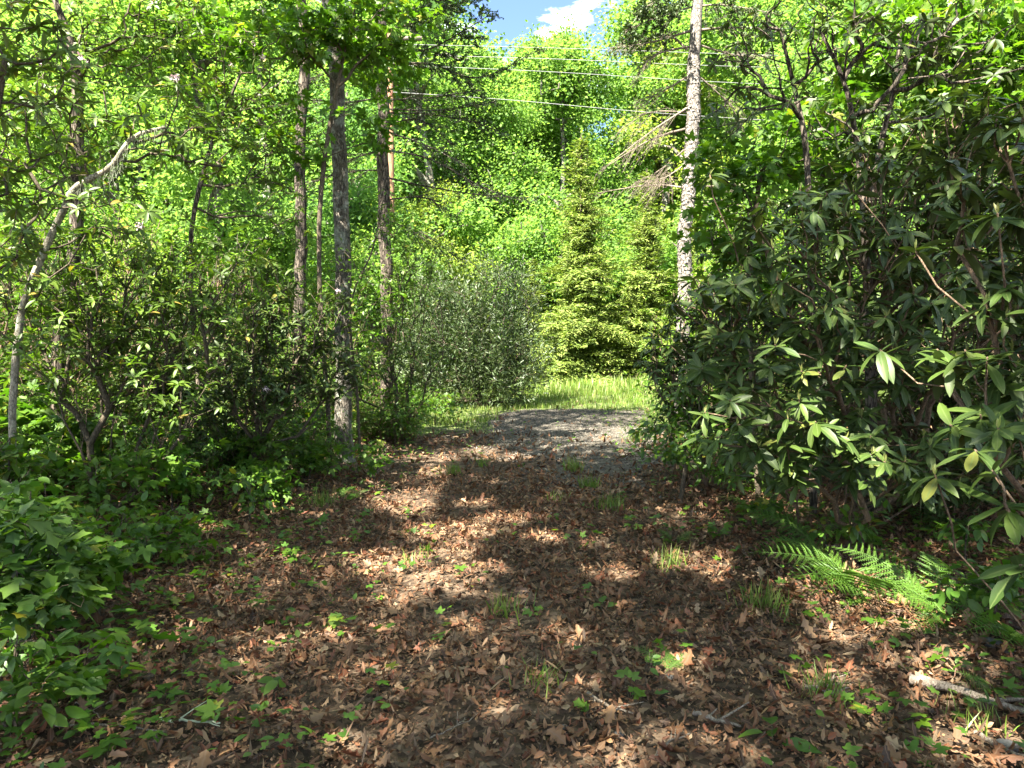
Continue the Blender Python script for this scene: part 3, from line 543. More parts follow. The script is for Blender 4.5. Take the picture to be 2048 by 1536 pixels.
for i, (k, x, y, s, lab) in enumerate(MT): wood_tree(k, x, y, s, lab, rz=i * 2.1)

# ---- young conifers
def conifer_mesh(seed, H, Rb):
    rng = R_('conifer' + str(seed)); fo = MB(); tw = MB(); P, D, N, SC = [], [], [], []
    tw.tube([(0, 0, -.1), (0, 0, H * .5), (0, 0, H)], [.14, .07, .012], 8); z = .15
    while z < H * .98:
        f = 1 - z / H; nb = int(4 + 4 * f); Lb = Rb * (f ** .95) * (.8 + .2 * math.sin(z * 3 + seed)) + .1
        for i in range(nb):
            a = rng.uniform(0, 6.28); l = Lb * rng.uniform(.5, 1.15) * (1 + .14 * math.sin(3 * a + z * 1.3)); ez = rng.normal(.2, .2); d = np.array([math.cos(a), math.sin(a), ez]); s = np.array([-math.sin(a), math.cos(a), 0])
            m = max(3, int(l / .085)); t = np.linspace(.12, 1, m); bp = d[None] * (t * l)[:, None] + np.array([0, 0, z]) - np.array([0, 0, 1])[None] * (.22 * l * t ** 2)[:, None]
            tw.tube(bp[[0, m // 2, m - 1]], [.012, .008, .003], 3, cap=False)
            for sd in (-1, 1):
                tl = (1.05 - t) * l * .42 + .1; kk = np.maximum(1, (tl / .13).astype(int))
                for j in range(m):
                    dd = d * .55 + s * sd * .85 + np.array([0, 0, rng.uniform(-.45, .1)]); dd /= np.linalg.norm(dd)
                    q = np.arange(kk[j]) * .12; P.append(bp[j] + dd[None] * q[:, None] + rng.normal(0, .03, (kk[j], 3))); D.append(np.tile(dd, (kk[j], 1)) + rng.normal(0, .28, (kk[j], 3))); N.append(np.tile([d[0] * .5, d[1] * .5, 1.0], (kk[j], 1)) + rng.normal(0, .5, (kk[j], 3))); SC.append(rng.uniform(.12, .2, kk[j]))
            P.append(bp[-1:]); D.append(d[None]); N.append(np.array([[0, 0, 1.0]])); SC.append(np.array([.2]))
        z += .085 * rng.uniform(.5, 1.5) * (.6 + .5 * f)
    P = np.concatenate(P); D = np.concatenate(D); N = np.concatenate(N); SC = np.concatenate(SC); fo.scatter(SPRAY if False else TUFT, P, frames(D, N), np.stack([SC * .36, SC * 1.15, SC], -1))
    return tw.mesh('trunk', M['twig']), fo.mesh('crown', M['hemlock'])
cm1 = conifer_mesh(1, 9.6, 2.6); cm2 = conifer_mesh(2, 8.6, 2.3)
def conifer(cm, x, y, s, label, rz=0):
    r = thing('conifer', label, 'conifer', (x, y, gz(x, y)), 'young conifers beyond the grass'); r.scale = (s, s, s); r.rotation_euler = (0, 0, rz); put('trunk', cm[0], parent=r); put('crown', cm[1], parent=r)
conifer(cm1, at(1160, 780, 27.0)[0], 27.0, 1.0, 'tallest young conifer with tiered sprays beyond the sunlit grass')
conifer(cm2, at(1290, 780, 27.5)[0], 27.5, .98, 'young conifer just left of the pale pine trunk', 1)
conifer(cm2, at(1065, 790, 29.5)[0], 29.5, .62, 'shorter conifer half hidden behind the rounded bush', 2.5)
conifer(cm1, at(1385, 780, 28.5)[0], 28.5, .72, 'smaller conifer behind the base of the pale pine', 4)

# ---- rounded willow-like bush
bb = at(960, 800, 19.0); bz = gz(bb[0], bb[1])
plant('rounded_bush', 'large rounded grey-green bush with fine twigs where the track bends', 'bush', bb, [(bb[0], bb[1], 0), (bb[0], bb[1], .4)],
      [(bb[0] - .75, bb[1], bz + 1.8, 1.4, 1.2, 2.0), (bb[0] + .5, bb[1] + .1, bz + 1.9, 1.3, 1.2, 2.05), (bb[0] + .9, bb[1] - .2, bz + 1.0, .9, 1.0, 1.0), (bb[0] - 1.6, bb[1] + .3, bz + 1.0, 1.0, .9, 1.2)], 1100, 'spray', NARROW, 'narrow', 'willow', 'twig',
      rt=.0045, rmax=.07, step=.35, wob=.05, arch=.02, shell=.45, n=(24, 34), rad=.26, L=(.09, .16), flat=1.0, tilt=.9, droop=-.2, nparts=0, up_pen=2.0, extra=[(bb[0] + math.cos(k * 2.4) * (1.1 + .9 * ((k * 7) % 5) / 5), bb[1] + math.sin(k * 2.4) * .9, bz + 3.3 + .75 * ((k * 13) % 7) / 7 - .25 * abs(math.cos(k * 2.4))) for k in range(26)])

# ---- tall trunks with crowns above the frame
SUNPX = [(1010, 905, 50, 8), (880, 1040, 110, 20), (1000, 1020, 80, 12), (1075, 1055, 60, 10), (760, 1090, 90, 26), (900, 1075, 70, 16), (850, 1120, 130, 20), (760, 1155, 60, 18), (960, 1110, 60, 14), (400, 1040, 40, 16), (490, 1055, 30, 14), (550, 1080, 30, 10),
         (740, 960, 50, 14), (810, 985, 60, 10), (940, 985, 50, 8), (1215, 1120, 70, 14), (1380, 1110, 90, 18), (1480, 1125, 50, 12), (1700, 1240, 90, 20), (1860, 1300, 120, 24), (1350, 1290, 60, 16), (1510, 1380, 60, 26), (1750, 1400, 90, 22), (1950, 1410, 120, 36), (2000, 1500, 60, 26), (960, 890, 40, 6), (80, 1180, 90, 70), (90, 1350, 80, 60), (100, 820, 110, 50), (300, 860, 110, 36), (20, 1000, 60, 60),
         (1680, 1150, 110, 50), (1840, 1190, 110, 36), (60, 1180, 60, 40), (100, 960, 90, 40), (550, 880, 60, 30), (290, 1250, 50, 12), (1620, 1500, 60, 16), (1250, 1450, 90, 20), (1450, 1450, 110, 30), (1830, 1345, 90, 20), (1200, 1500, 90, 24), (1640, 1320, 90, 16), (1050, 1240, 90, 10), (620, 1230, 60, 12), (1100, 1345, 60, 10), (1550, 830, 60, 40), (1950, 900, 90, 60), (420, 800, 70, 30), (250, 700, 60, 30)]
def let_sun(P, rng):
    # the crowns have gaps: a leaf is left out where its shadow would fall in one of the sunny places of the track
    g = P - SV[None] * ((P[:, 2] - .05) / SV[2])[:, None]; u, v, d = project(g); dr = np.zeros(len(P))
    for a, b, w, h in SUNPX: dr = np.maximum(dr, np.clip(1.5 - ((u - a) / w / 1.05) ** 2 - ((v - b) / h / 1.2) ** 2, 0, 1) * (d > 1))
    dr = np.maximum(dr, np.clip((noise1(g[:, 0] * 1.9, g[:, 1] * 1.5, 3) - .52) * 5, 0, .95))
    dr = np.maximum(dr, np.clip(g[:, 1] - 17.2 + noise1(g[:, 0] * 2, g[:, 1] * 2, 4), 0, .97) * (g[:, 0] > -1.6)); dr = np.maximum(dr, .97 * (g[:, 1] > 22))
    q = P - SV[None] * ((P[:, 2] - 4) / SV[2])[:, None]; nz = noise1(q[:, 0] * 1.6, q[:, 1] * 1.6, 8)
    dr = np.maximum(dr, .95 * ((q[:, 0] < -2.5) & (q[:, 1] > 4.2) & (nz > -.42))); dr = np.maximum(dr, .95 * ((q[:, 0] > 2.4) & (q[:, 1] > 5.2) & (nz > -.3)))
    return rng.random(len(P)) > dr
def tall_tree(name, label, base_px, Y, top, radii, bark, crown_blobs, nt, mat, leaf=(.1, .16), ncl=(36, 48), rad=.55, tpls=MAPLE[:1], wig=.06, group=None, rough=.035, base_xy=None, low=None):
    b = at(base_px[0], base_px[1], Y) if base_xy is None else np.array([*base_xy, 0]); rng = R_(label); base = np.array([b[0], b[1], gz(b[0], b[1])])
    pts = [base - [0, 0, .15]] + [np.array(p, float) for p in top]; tr = curve(pts, 34); tr[2:-1, :2] += rng.normal(0, wig * .3, (31, 2))
    root = thing(name, label, 'tree', base, group); tb = MB(); rr = np.interp(np.linspace(0, 1, 34), np.linspace(0, 1, len(radii)), radii); rr[0] *= 1.5; rr[1] *= 1.15
    fine = np.linspace(0, 33, 130); TP = np.stack([np.interp(fine, np.arange(34), tr[:, c]) for c in range(3)], -1); tb.tube(TP, np.interp(fine, np.arange(34), rr), 20, rough=rough, rng=rng)
    put('trunk', tb.mesh('trunk', M[bark], base), parent=root)
    if nt:
        tg = blob_targets(crown_blobs, nt, rng, .35); A, cnt, paths, tips = skeleton(tr[18:], list(tg), rng, .6, .06, .05)
        mb = MB(); rad_ = np.minimum(.008 * np.maximum(cnt, 1) ** .5, .09)
        for idx in paths: mb.tube(A[idx], rad_[idx], 5)
        put('branch', mb.mesh('branch', M[bark], base), parent=root)
        P, D, N, SC = sprays(tips, rng, ncl, rad, leaf, .5, .45, .2); kp = let_sun(P, rng); P, D, N, SC = P[kp], D[kp], N[kp], SC[kp]; fo = MB(); fo.scatter(TUFT, P, frames(D, N), SC); put('crown', fo.mesh('crown', M[mat], base), parent=root)
    return root, base, tr, rr
Y1 = 10.0
t1 = tall_tree('lichened_tree', 'tall straight grey trunk with pale lichen patches, foremost of the left trees', (690, 860), Y1, [at(686, 600, Y1), at(676, 300, Y1), at(660, 0, Y1), (-2.9, 9.6, 10), (-3.2, 9.2, 15)], [.125, .112, .105, .10, .08, .03], 'bark_grey',
      [(-3.5, 8.8, 11.5, 2.8, 2.8, 1.8), (-2.8, 9.6, 14, 2.4, 2.4, 2)], 150, 'wood_a')
t2 = tall_tree('slender_tree', 'slender dark trunk left of the lichened trunk', (600, 850), 12.5, [at(602, 600, 12.5), at(600, 300, 12.5), at(604, 0, 12.5), (-4.2, 12.2, 12), (-4.6, 12, 16)], [.11, .10, .092, .088, .07, .03], 'bark_dark',
      [(-5.0, 11.5, 12.0, 2.8, 2.6, 1.8), (-4.4, 12, 15.5, 2.4, 2.4, 2)], 130, 'wood_a')
t3 = tall_tree('hemlock_tree', 'dark straight hemlock trunk with long bare boughs reaching right', (772, 800), 13.0, [at(772, 600, 13), at(766, 300, 13), at(765, 0, 13), (-2.3, 13, 11.5), (-2.3, 13, 17)], [.12, .11, .105, .10, .08, .02], 'bark_dark',
      [(-2.6, 12.6, 12.5, 2.2, 2.2, 2.4)], 90, 'wood_c')
Y4 = 14.5
t4 = tall_tree('pine_tree', 'tall pale scaly pine trunk with dead drooping boughs, in full sun', (1362, 760), Y4, [at(1370, 520, Y4), at(1385, 260, Y4), at(1396, 0, Y4), (4.1, 14.6, 12), (4.25, 14.7, 17)], [.15, .13, .125, .11, .08, .03], 'bark_pine',
      [(5.5, 15.2, 15.5, 2.2, 2.2, 1.6)], 60, 'wood_c')
# loose bark scales on the pine
rg = R_('scales'); root, base, tr, rr = t4; n = 1700; f = rg.random(n) * 17; i = f.astype(int); w = (f - i)[:, None]; c = tr[i] * (1 - w) + tr[i + 1] * w; a = rg.uniform(0, 6.28, n); O = np.stack([np.cos(a), np.sin(a), np.zeros(n)], -1)
r0 = np.interp(f, np.arange(34), rr); PLATE = (np.array([[-.5, -.5, 0], [.5, -.4, 0], [.45, .5, .0], [-.4, .55, 0], [0, 0, .22]]), np.zeros((0, 4), int), np.array([[0, 1, 4], [1, 2, 4], [2, 3, 4], [3, 0, 4]]), np.zeros((5, 2)))
mb = MB(); D = np.tile([0, 0, -1.0], (n, 1)) + O * rg.uniform(.0, .45, (n, 1)) + rg.normal(0, .2, (n, 3)); mb.scatter(PLATE, c + O * (r0[:, None] + .004), frames(D, O), np.stack([rg.uniform(.03, .07, n), rg.uniform(.04, .09, n), rg.uniform(.03, .08, n)], -1))
put('bark_scale', mb.mesh('bark_scale', M['bark_pine'], base, smooth=False), parent=root, kind='stuff')

def bough(root, base, pts, r0, rng, side_n=16, side_l=.7, needles=0, mat='bark_dark', nmat='hemlock_dark', droop=.3, nl=(.02, .035)):
    c = curve(pts, 16); L_ = np.linalg.norm(np.diff(c, axis=0), axis=1).sum(); mb = MB(); mb.tube(c, np.linspace(r0, .004, 16), 6, rough=.08, rng=rng); P, D, N = [], [], []
    for k in range(side_n):
        f = rng.uniform(.18, .98); i = min(14, int(f * 15)); p = c[i] + (c[i + 1] - c[i]) * (f * 15 - i); t = c[i + 1] - c[i]; t /= np.linalg.norm(t); s = np.cross(t, [0, 0, 1.0]) * rng.choice([-1, 1]); l = side_l * (1.15 - f) * rng.uniform(.5, 1.2) + .08
        d = t * .8 + s * rng.uniform(.3, .9) + np.array([0, 0, rng.uniform(-droop, droop * .7)]); d /= np.linalg.norm(d); m = 6; q = p[None] + d[None] * (np.linspace(0, 1, m) * l)[:, None] + np.array([0, 0, -1.0])[None] * (np.linspace(0, 1, m) ** 2 * l * droop * .5)[:, None] + rng.normal(0, .012, (m, 3)) * np.linspace(0, 1, m)[:, None]
        mb.tube(q, np.linspace(.006, .002, m), 3, cap=False)
        for _ in range(int(l * 14)):
            g = rng.uniform(.15, 1); j = min(m - 2, int(g * (m - 1))); pp = q[j]; dd = d + rng.normal(0, .7, 3); dd /= np.linalg.norm(dd); ll = rng.uniform(.06, .2) * (1.2 - g * .5); e = pp + dd * ll; mb.tube([pp, (pp + e) / 2 + rng.normal(0, .008, 3), e], [.0028, .002, .001], 3, cap=False)
            kk = int(needles * ll * 100)
            if kk: P.append(pp + (e - pp) * rng.random((kk, 1))); D.append(dd * .5 + rng.normal(0, .6, (kk, 3))); N.append(np.array([0, 0, 1]) + rng.normal(0, .4, (kk, 3)))
    b = put('branch', mb.mesh('branch', M[mat], base), parent=root)
    if P: P = np.concatenate(P); D = np.concatenate(D); N = np.concatenate(N); nb = MB(); nb.scatter(TUFT, P, frames(D, N), rng.uniform(*nl, len(P))); put('needles', nb.mesh('needles', M[nmat], base), parent=b, kind='stuff')
rb = R_('boughs'); root, base, tr, rr = t3
HB = [([(768, 130), (860, 128), (960, 155), (1075, 100)], .026, 2.5), ([(768, 95), (850, 100), (930, 60), (985, 25)], .022, 2.5), ([(770, 200), (860, 195), (960, 180)], .02, .6), ([(770, 218), (880, 220), (985, 205)], .018, .5), ([(770, 226), (850, 228), (950, 245), (1010, 270)], .018, .5),
      ([(770, 262), (850, 290), (930, 330)], .016, .4), ([(770, 300), (860, 318), (960, 372), (1040, 400)], .02, .5), ([(772, 355), (850, 372), (960, 390), (1060, 396)], .018, .6), ([(772, 400), (850, 395), (900, 430)], .014, .4), ([(772, 250), (840, 240), (905, 290)], .014, .3), ([(772, 440), (850, 470), (920, 520)], .014, .4),
      ([(764, 195), (690, 205), (620, 200), (540, 215)], .018, .5), ([(764, 300), (720, 312), (690, 325)], .02, .2), ([(764, 340), (690, 345), (600, 372)], .016, .4), ([(764, 150), (690, 140), (610, 160)], .018, .8), ([(765, 60), (700, 60), (620, 90)], .02, 1.2), ([(765, 60), (840, 40), (900, -20)], .02, 2.0), ([(766, 20), (880, 20), (1000, -30)], .02, 2.5)]
for k, (pp, r0, nd) in enumerate(HB):
    yy = np.cumsum([0] + [rb.uniform(-.5, .4)] * (len(pp) - 1)); pts = [at(p[0], p[1], 13 + y) for p, y in zip(pp, yy)]; bough(root, base, pts, r0, rb, 22, .95, nd * .45, droop=.4, nl=(.03, .05))
root, base, tr, rr = t4
PB = [([(1375, 100), (1330, 70), (1240, 95)], .03, 1), ([(1385, 60), (1300, 85), (1215, 96)], .03, .4), ([(1385, 92), (1310, 110), (1275, 150)], .026, .2), ([(1380, 150), (1330, 180), (1270, 205)], .024, .1), ([(1376, 215), (1300, 265), (1190, 350)], .026, 0), ([(1370, 258), (1300, 280), (1210, 335)], .026, 0),
      ([(1368, 300), (1320, 340), (1265, 370)], .02, 0), ([(1366, 375), (1300, 370), (1195, 386)], .026, 0), ([(1368, 330), (1330, 355), (1290, 362)], .016, 0), ([(1400, 60), (1460, 55), (1560, 58)], .03, .8), ([(1398, 90), (1470, 110), (1540, 112)], .024, .3), ([(1395, 150), (1450, 200), (1480, 240)], .02, 0), ([(1390, 12), (1330, 30), (1250, 60)], .024, 2), ([(1400, 12), (1450, 10), (1540, 25)], .024, 1.5), ([(1388, 375), (1430, 372), (1460, 378)], .014, 0), ([(1384, 412), (1430, 410), (1480, 430)], .014, 0), ([(1380, 225), (1300, 225), (1240, 260)], .018, 0), ([(1397, 5), (1345, -10), (1280, 20)], .02, 2.5), ([(1384, 480), (1410, 478), (1425, 470)], .012, 0)]
for k, (pp, r0, nd) in enumerate(PB):
    yy = np.cumsum([0] + [rb.uniform(-.6, .4)] * (len(pp) - 1)); bough(root, base, [at(p[0], p[1], Y4 + y) for p, y in zip(pp, yy)], r0, rb, 20, .85, nd * .5, 'stick', droop=.65, nl=(.04, .07))

# ---- unseen trees, placed so that their crowns shade the track and thickets
SHADE = [('tree behind the viewer whose crown hangs over the track', (-2.4, -3.2), [(-2, -2, 9.5), (.5, -1, 9.8), (-4, 0, 10)]), ('tree behind the viewer on the right of the track', (2.6, -4.2), [(1.4, -4, 9.5), (3.2, -3, 9.5), (.2, -5.8, 10)]),
         ('tree just outside the left edge of the view', (-4.8, 3.0), [(-4, 2.5, 9.6), (-1.4, 2.6, 10), (-5, 6, 10)]), ('tree rising out of the left laurels beyond the view', (-8.4, 5.0), [(-8, 4, 10.5), (-7, 8.2, 10.5), (-10, 7, 11)]),
         ('tree at the near left, back from the track', (-7.2, -2), [(-7, -2, 10), (-6, 1, 10), (-9.2, .6, 10.5)]), ('tree behind the viewer at far left', (-6, -6.2), [(-6, -6, 10), (-4, -4.5, 9.4), (-8.5, -5, 10.5)]), ('tree beside the near right rhododendron', (4.2, 2.6), [(2.6, 2.6, 9.6), (4.4, .8, 9.6), (1.4, 4.4, 9.8)]),
         ('tree deep in the wood on the left', (-12.5, 9), [(-11, 9.5, 11), (-12.5, 6, 11), (-13, 11, 11)])]
for k, (lab, (x, y), lobes) in enumerate(SHADE):
    tall_tree('unseen_shade_tree', lab, None, 0, [(x + .1, y, 3), (x, y + .1, 6.8), (x * .8 + lobes[0][0] * .2, y * .8 + lobes[0][1] * .2, 10.5)], [.17, .13, .10, .03], 'bark_dark', [(a, b, h, 2.5, 2.5, 1.2) for a, b, h in lobes], 170, 'wood_a', base_xy=(x, y), group='unseen tall trees placed to shade the track', ncl=(90, 110), leaf=(.11, .17), rad=.75)

# ---- utility pole and wires
def box(mb, c, s, R=None):
    v = np.array([[x, y, z] for x in (-.5, .5) for y in (-.5, .5) for z in (-.5, .5)]) * np.array(s)
    if R is not None: v = v @ R.T
    mb.add(v + np.array(c), [[0, 1, 3, 2], [4, 6, 7, 5], [0, 4, 5, 1], [2, 3, 7, 6], [0, 2, 6, 4], [1, 5, 7, 3]])
YP = 24.0; pb = at(785, 800, YP); pz = gz(pb[0], pb[1]); up = thing('utility_pole', 'sunlit brown wooden utility pole behind the dark hemlock trunk', 'utility pole', (pb[0], pb[1], pz)); o0 = np.array([pb[0], pb[1], pz]); ptop = at(783, 60, YP)[2]
mb = MB(); mb.tube([o0 - [0, 0, .5], o0 + [0, 0, 5], (pb[0], pb[1], ptop)], [.15, .13, .10], 14); put('pole', mb.mesh('pole', M['pole'], o0), parent=up)
mb = MB(); box(mb, (pb[0], pb[1] - .16, ptop - .35), (2.2, .1, .12)); put('cross_arm', mb.mesh('cross_arm', M['stick'], o0, False), parent=up)
WL = [([(783, 88), (1140, 97), (1600, 112), (2060, 120)], 'topmost of the thin pale power lines at upper right'), ([(783, 109), (1110, 118), (1480, 133), (2060, 146)], 'second power line from the top'),
      ([(783, 130), (1090, 143), (1500, 167), (2060, 186)], 'third power line from the top, crossing the pale pine trunk'), ([(783, 184), (1020, 200), (1400, 232), (2060, 268)], 'lowest power line, sagging behind the tufts of dark leaves')]
for k, (pp, lab) in enumerate(WL):
    pts = [at(p[0], p[1], YP - .3) for p in pp]; e = pts[-1] + (pts[-1] - pts[-2]) * 1.5 + [0, 0, .3]; c = curve(pts + [e], 60); mb = MB(); mb.tube(c, .0085, 5); put('power_line', mb.mesh('power_line', M['cable'], c[0]), loc=tuple(c[0]), label=lab, cat='power line', group='power lines crossing above the clearing')
    mb = MB(); q = c[0]; mb.tube([q - [0, 0, .14], q - [0, 0, .06], q + [0, 0, .01]], [.05, .07, .03], 8); put('insulator', mb.mesh('insulator', M['porcelain'], o0), parent=up)
# (the line above sits on top of its insulator)

# ------------------------------------------------------------------ right hand side: rhododendrons
def rhodo(label, base, trunk, blobs, nt, nparts=300, L=(.11, .17), bark='stem_brown', extra=None, name='rhododendron', mat='rhodo', shell=.45, group='rhododendrons on the right bank', shoots=.35, rt=.0045, zmin=.3, **kw):
    _g = gz(base[0], base[1]); root, b, tips, rng = plant(name, label, 'rhododendron', base, [base, (base[0], base[1], _g + .03)], blobs, nt, 'whorl', RH, 'rh', mat, bark, nparts=nparts, rt=rt, rmax=.026, step=.22, wob=.09, arch=-.02, shell=shell, L=L, group=group, extra=extra, zmin=zmin, up_pen=1.6, plw=.9, **kw)
    P, D, N, SC = [], [], [], []
    for p, d in tips:
        if rng.random() < shoots:
            for _ in range(5): P.append(p); D.append([rng.normal(0, .22), rng.normal(0, .22), 1]); N.append(rng.normal(0, 1, 3)); SC.append(rng.uniform(.03, .065))
    if P: mb = MB(); mb.scatter(NARROW[0], np.array(P), frames(np.array(D), np.array(N)), np.array(SC)); put('new_shoot', mb.mesh('new_shoot', M['shoot'], b), parent=root, kind='stuff')
    return root, b, tips
def A3(px, py, Y): return tuple(at(px, py, Y))
b1 = at(1700, 985, 6.4)
rhodo('large dark rhododendron with fanning brown stems above the ferns', b1, [b1, A3(1705, 890, 4.9)],
      [(*at(1560, 620, 4.7), .55, .5, .75), (*at(1700, 560, 5.0), .75, .6, 1.0), (*at(1420, 680, 5.2), .42, .5, .5), (*at(1600, 900, 5.6), .8, .5, .35), (*at(1850, 920, 5.8), .9, .5, .35), (*at(1880, 620, 5.4), .8, .6, 1.0), (*at(1820, 380, 5.6), .9, .6, .5), (*at(1980, 330, 5.4), .7, .6, .6)], 640, extra=[at(1560, 560, 4.2), at(1550, 690, 4.0), at(1460, 800, 4.0), at(1400, 590, 4.6), at(1420, 350, 5.0), at(1600, 400, 4.8), at(1500, 440, 4.8)])
b2 = at(2150, 1200, 3.3)
rhodo('near rhododendron entering from the right edge with big pale green whorls', b2, [b2, A3(2140, 1100, 3.3)],
      [(*at(2050, 560, 3.3), .45, .35, .75), (*at(2120, 350, 3.2), .5, .35, .4), (*at(2100, 760, 3.0), .4, .4, .5)], 120, nparts=260, extra=[at(1950, 900, 2.75), at(1985, 940, 2.65), at(1900, 850, 3.1), at(2010, 1010, 2.6), at(2040, 1130, 2.5), at(1870, 950, 3.2), at(1830, 500, 3.4), at(2000, 250, 3.2), at(1900, 330, 3.4), at(1760, 700, 3.6), at(1930, 700, 3.2)])
b3 = at(1950, 900, 7.5)
rhodo('tall rhododendron thicket behind, filling the right edge with dark stems', b3, [b3, A3(1950, 850, 7.5)],
      [(*at(1700, 700, 7.2), 1.0, .8, 1.1), (*at(1950, 650, 7.6), 1.2, .9, 1.6), (*at(2150, 600, 7.0), 1.2, 1.0, 1.6), (*at(1600, 480, 8.0), 1.1, .8, .8), (*at(1850, 300, 7.6), 1.2, .9, .6)], 900, nparts=300, L=(.11, .17), shoots=.1)
b4 = at(1420, 850, 8.0)
rhodo('low rhododendron at the right bend of the gravel road', b4, [b4, A3(1430, 800, 8)],
      [(*at(1400, 760, 8.0), .65, .6, .5), (*at(1500, 700, 8.0), .7, .6, .7), (*at(1450, 610, 8.5), .6, .6, .5), (*at(1340, 700, 8.2), .4, .5, .5), (*at(1420, 850, 7.8), .7, .5, .3)], 400, nparts=220, L=(.1, .15), shoots=.2)
b5 = at(1660, 1010, 5.9)
rhodo('low sprawling rhododendron branches close above the leaf litter on the right', b5, [b5, A3(1650, 960, 4.4)],
      [(*at(1520, 860, 4.3), .45, .35, .28), (*at(1640, 900, 4.4), .5, .35, .22), (*at(1800, 900, 4.6), .5, .4, .3)], 70, nparts=300, zmin=.22, shoots=.5)
# tall crooked laurel stems at upper right, half bare
b6 = at(1640, 860, 6.6)
for nm, lab, pts, bl, nn in [
    ('laurel_tree', 'crooked dark stem with upright tufts of leaves right of the pale pine', [(1620, 500), (1612, 300), (1590, 180), (1560, 60)], [(1480, 90, .35, .3), (1560, 40, .5, .3), (1450, 240, .3, .25), (1620, 100, .4, .3), (1540, 200, .4, .3)], 90),
    ('laurel_tree', 'forked lichened stem at upper right with dark leaf tufts', [(1730, 480), (1715, 300), (1690, 170), (1640, 60)], [(1700, 80, .5, .35), (1760, 60, .4, .35), (1840, 110, .4, .3), (1660, 10, .5, .3), (1900, 60, .35, .3), (1700, 250, .5, .3)], 110),
    ('laurel_tree', 'thin grey leaning stem with tufts at the upper right corner', [(1740, 460), (1760, 300), (1785, 190), (1800, 80)], [(1830, 130, .4, .25), (1950, 90, .4, .3), (1860, 30, .5, .25), (1760, 200, .3, .2), (1980, 200, .5, .3)], 80)]:
    Yq = 6.4 + .5 * (hash_ := (pts[0][0] % 7) / 7); bp = at(pts[0][0] + 10, 860, Yq)
    plant(nm, lab, 'tree', bp, curve([bp] + [A3(p[0], p[1], Yq) for p in pts], 14), [(*at(q[0], q[1], Yq - .2), q[2], .5, q[3]) for q in bl], nn, 'whorl', RH, 'rh', 'rhodo', 'bark_dark', nparts=160, rt=.0045, rmax=.025, step=.3, wob=.1, L=(.09, .14), n=(4, 8), skip=.45, group='crooked laurel stems at upper right', trunk_part='trunk', trunk_r=[.035, .03, .026, .02, .013], shell=.3, arch=.0)
# maple saplings
def maple(label, base, trunk, blobs, nt, nparts=250, L=(.07, .12), mat='maple', n=(7, 13), rad=.17, bark='twig', name='maple_sapling', cat='sapling', tpls=MAPLE, key='mp', group=None, tilt=.35, **kw):
    kw.setdefault('rt', .0028); kw.setdefault('rmax', .03)
    return plant(name, label, cat, base, trunk, blobs, nt, 'spray', tpls, key, mat, bark, nparts=nparts, step=.22, n=n, rad=rad, L=L, tilt=tilt, group=group, flat=.3, droop=.25, **kw)
b7 = at(1520, 860, 7.4)
maple('bright green maple with layered leaves between the pale pine and the rhododendrons', b7, [b7, A3(1500, 700, 7.4), A3(1500, 500, 7.4), A3(1520, 350, 7.4)],
      [(*at(1470, 330, 7.2), .55, .5, .35), (*at(1440, 450, 7.3), .4, .5, .4), (*at(1580, 300, 7.4), .7, .5, .4), (*at(1660, 240, 7.6), .6, .5, .3), (*at(1500, 560, 7.4), .45, .4, .5), (*at(1750, 330, 7.8), .8, .6, .35)], 190, nparts=300)
b8 = at(1900, 860, 10)
maple('large maple spreading translucent leaves across the upper right', b8, [b8, A3(1900, 600, 10), A3(1890, 350, 10), A3(1880, 150, 10)],
      [(*at(1880, 160, 9.8), 1.3, .9, .7), (*at(1980, 60, 9.5), 1.1, .8, .7), (*at(1750, 90, 10), 1.0, .8, .7), (*at(1950, 270, 9.6), 1.1, .8, .5), (*at(2100, 180, 9), 1.2, .9, .8)], 330, nparts=300, L=(.09, .14), n=(10, 18), rad=.28, tilt=.6)
b9 = at(1340, 830, 11.5)
maple('leafy green shrub hiding the foot of the pale pine', b9, [b9, A3(1350, 740, 11.5), A3(1380, 600, 11.5)],
      [(*at(1330, 760, 11.4), .6, .6, .5), (*at(1430, 640, 11.5), .7, .6, .8), (*at(1500, 480, 12), 1.0, .7, .9), (*at(1440, 560, 11.6), .6, .6, .5)], 240, nparts=300, L=(.07, .11), name='leafy_shrub', cat='shrub', tpls=OV, key='ov')
b10 = at(1360, 930, 7.2)
maple('low green undergrowth bush at the right edge of the track', b10, [b10, A3(1380, 880, 7.2), A3(1400, 840, 7.2)],
      [(*at(1350, 880, 7.0), .42, .4, .22), (*at(1440, 900, 6.6), .45, .4, .25), (*at(1400, 800, 7.4), .45, .4, .3)], 110, nparts=300, L=(.05, .09), name='undergrowth_bush', cat='bush', tpls=OVN, key='ovn', mat='sapling')

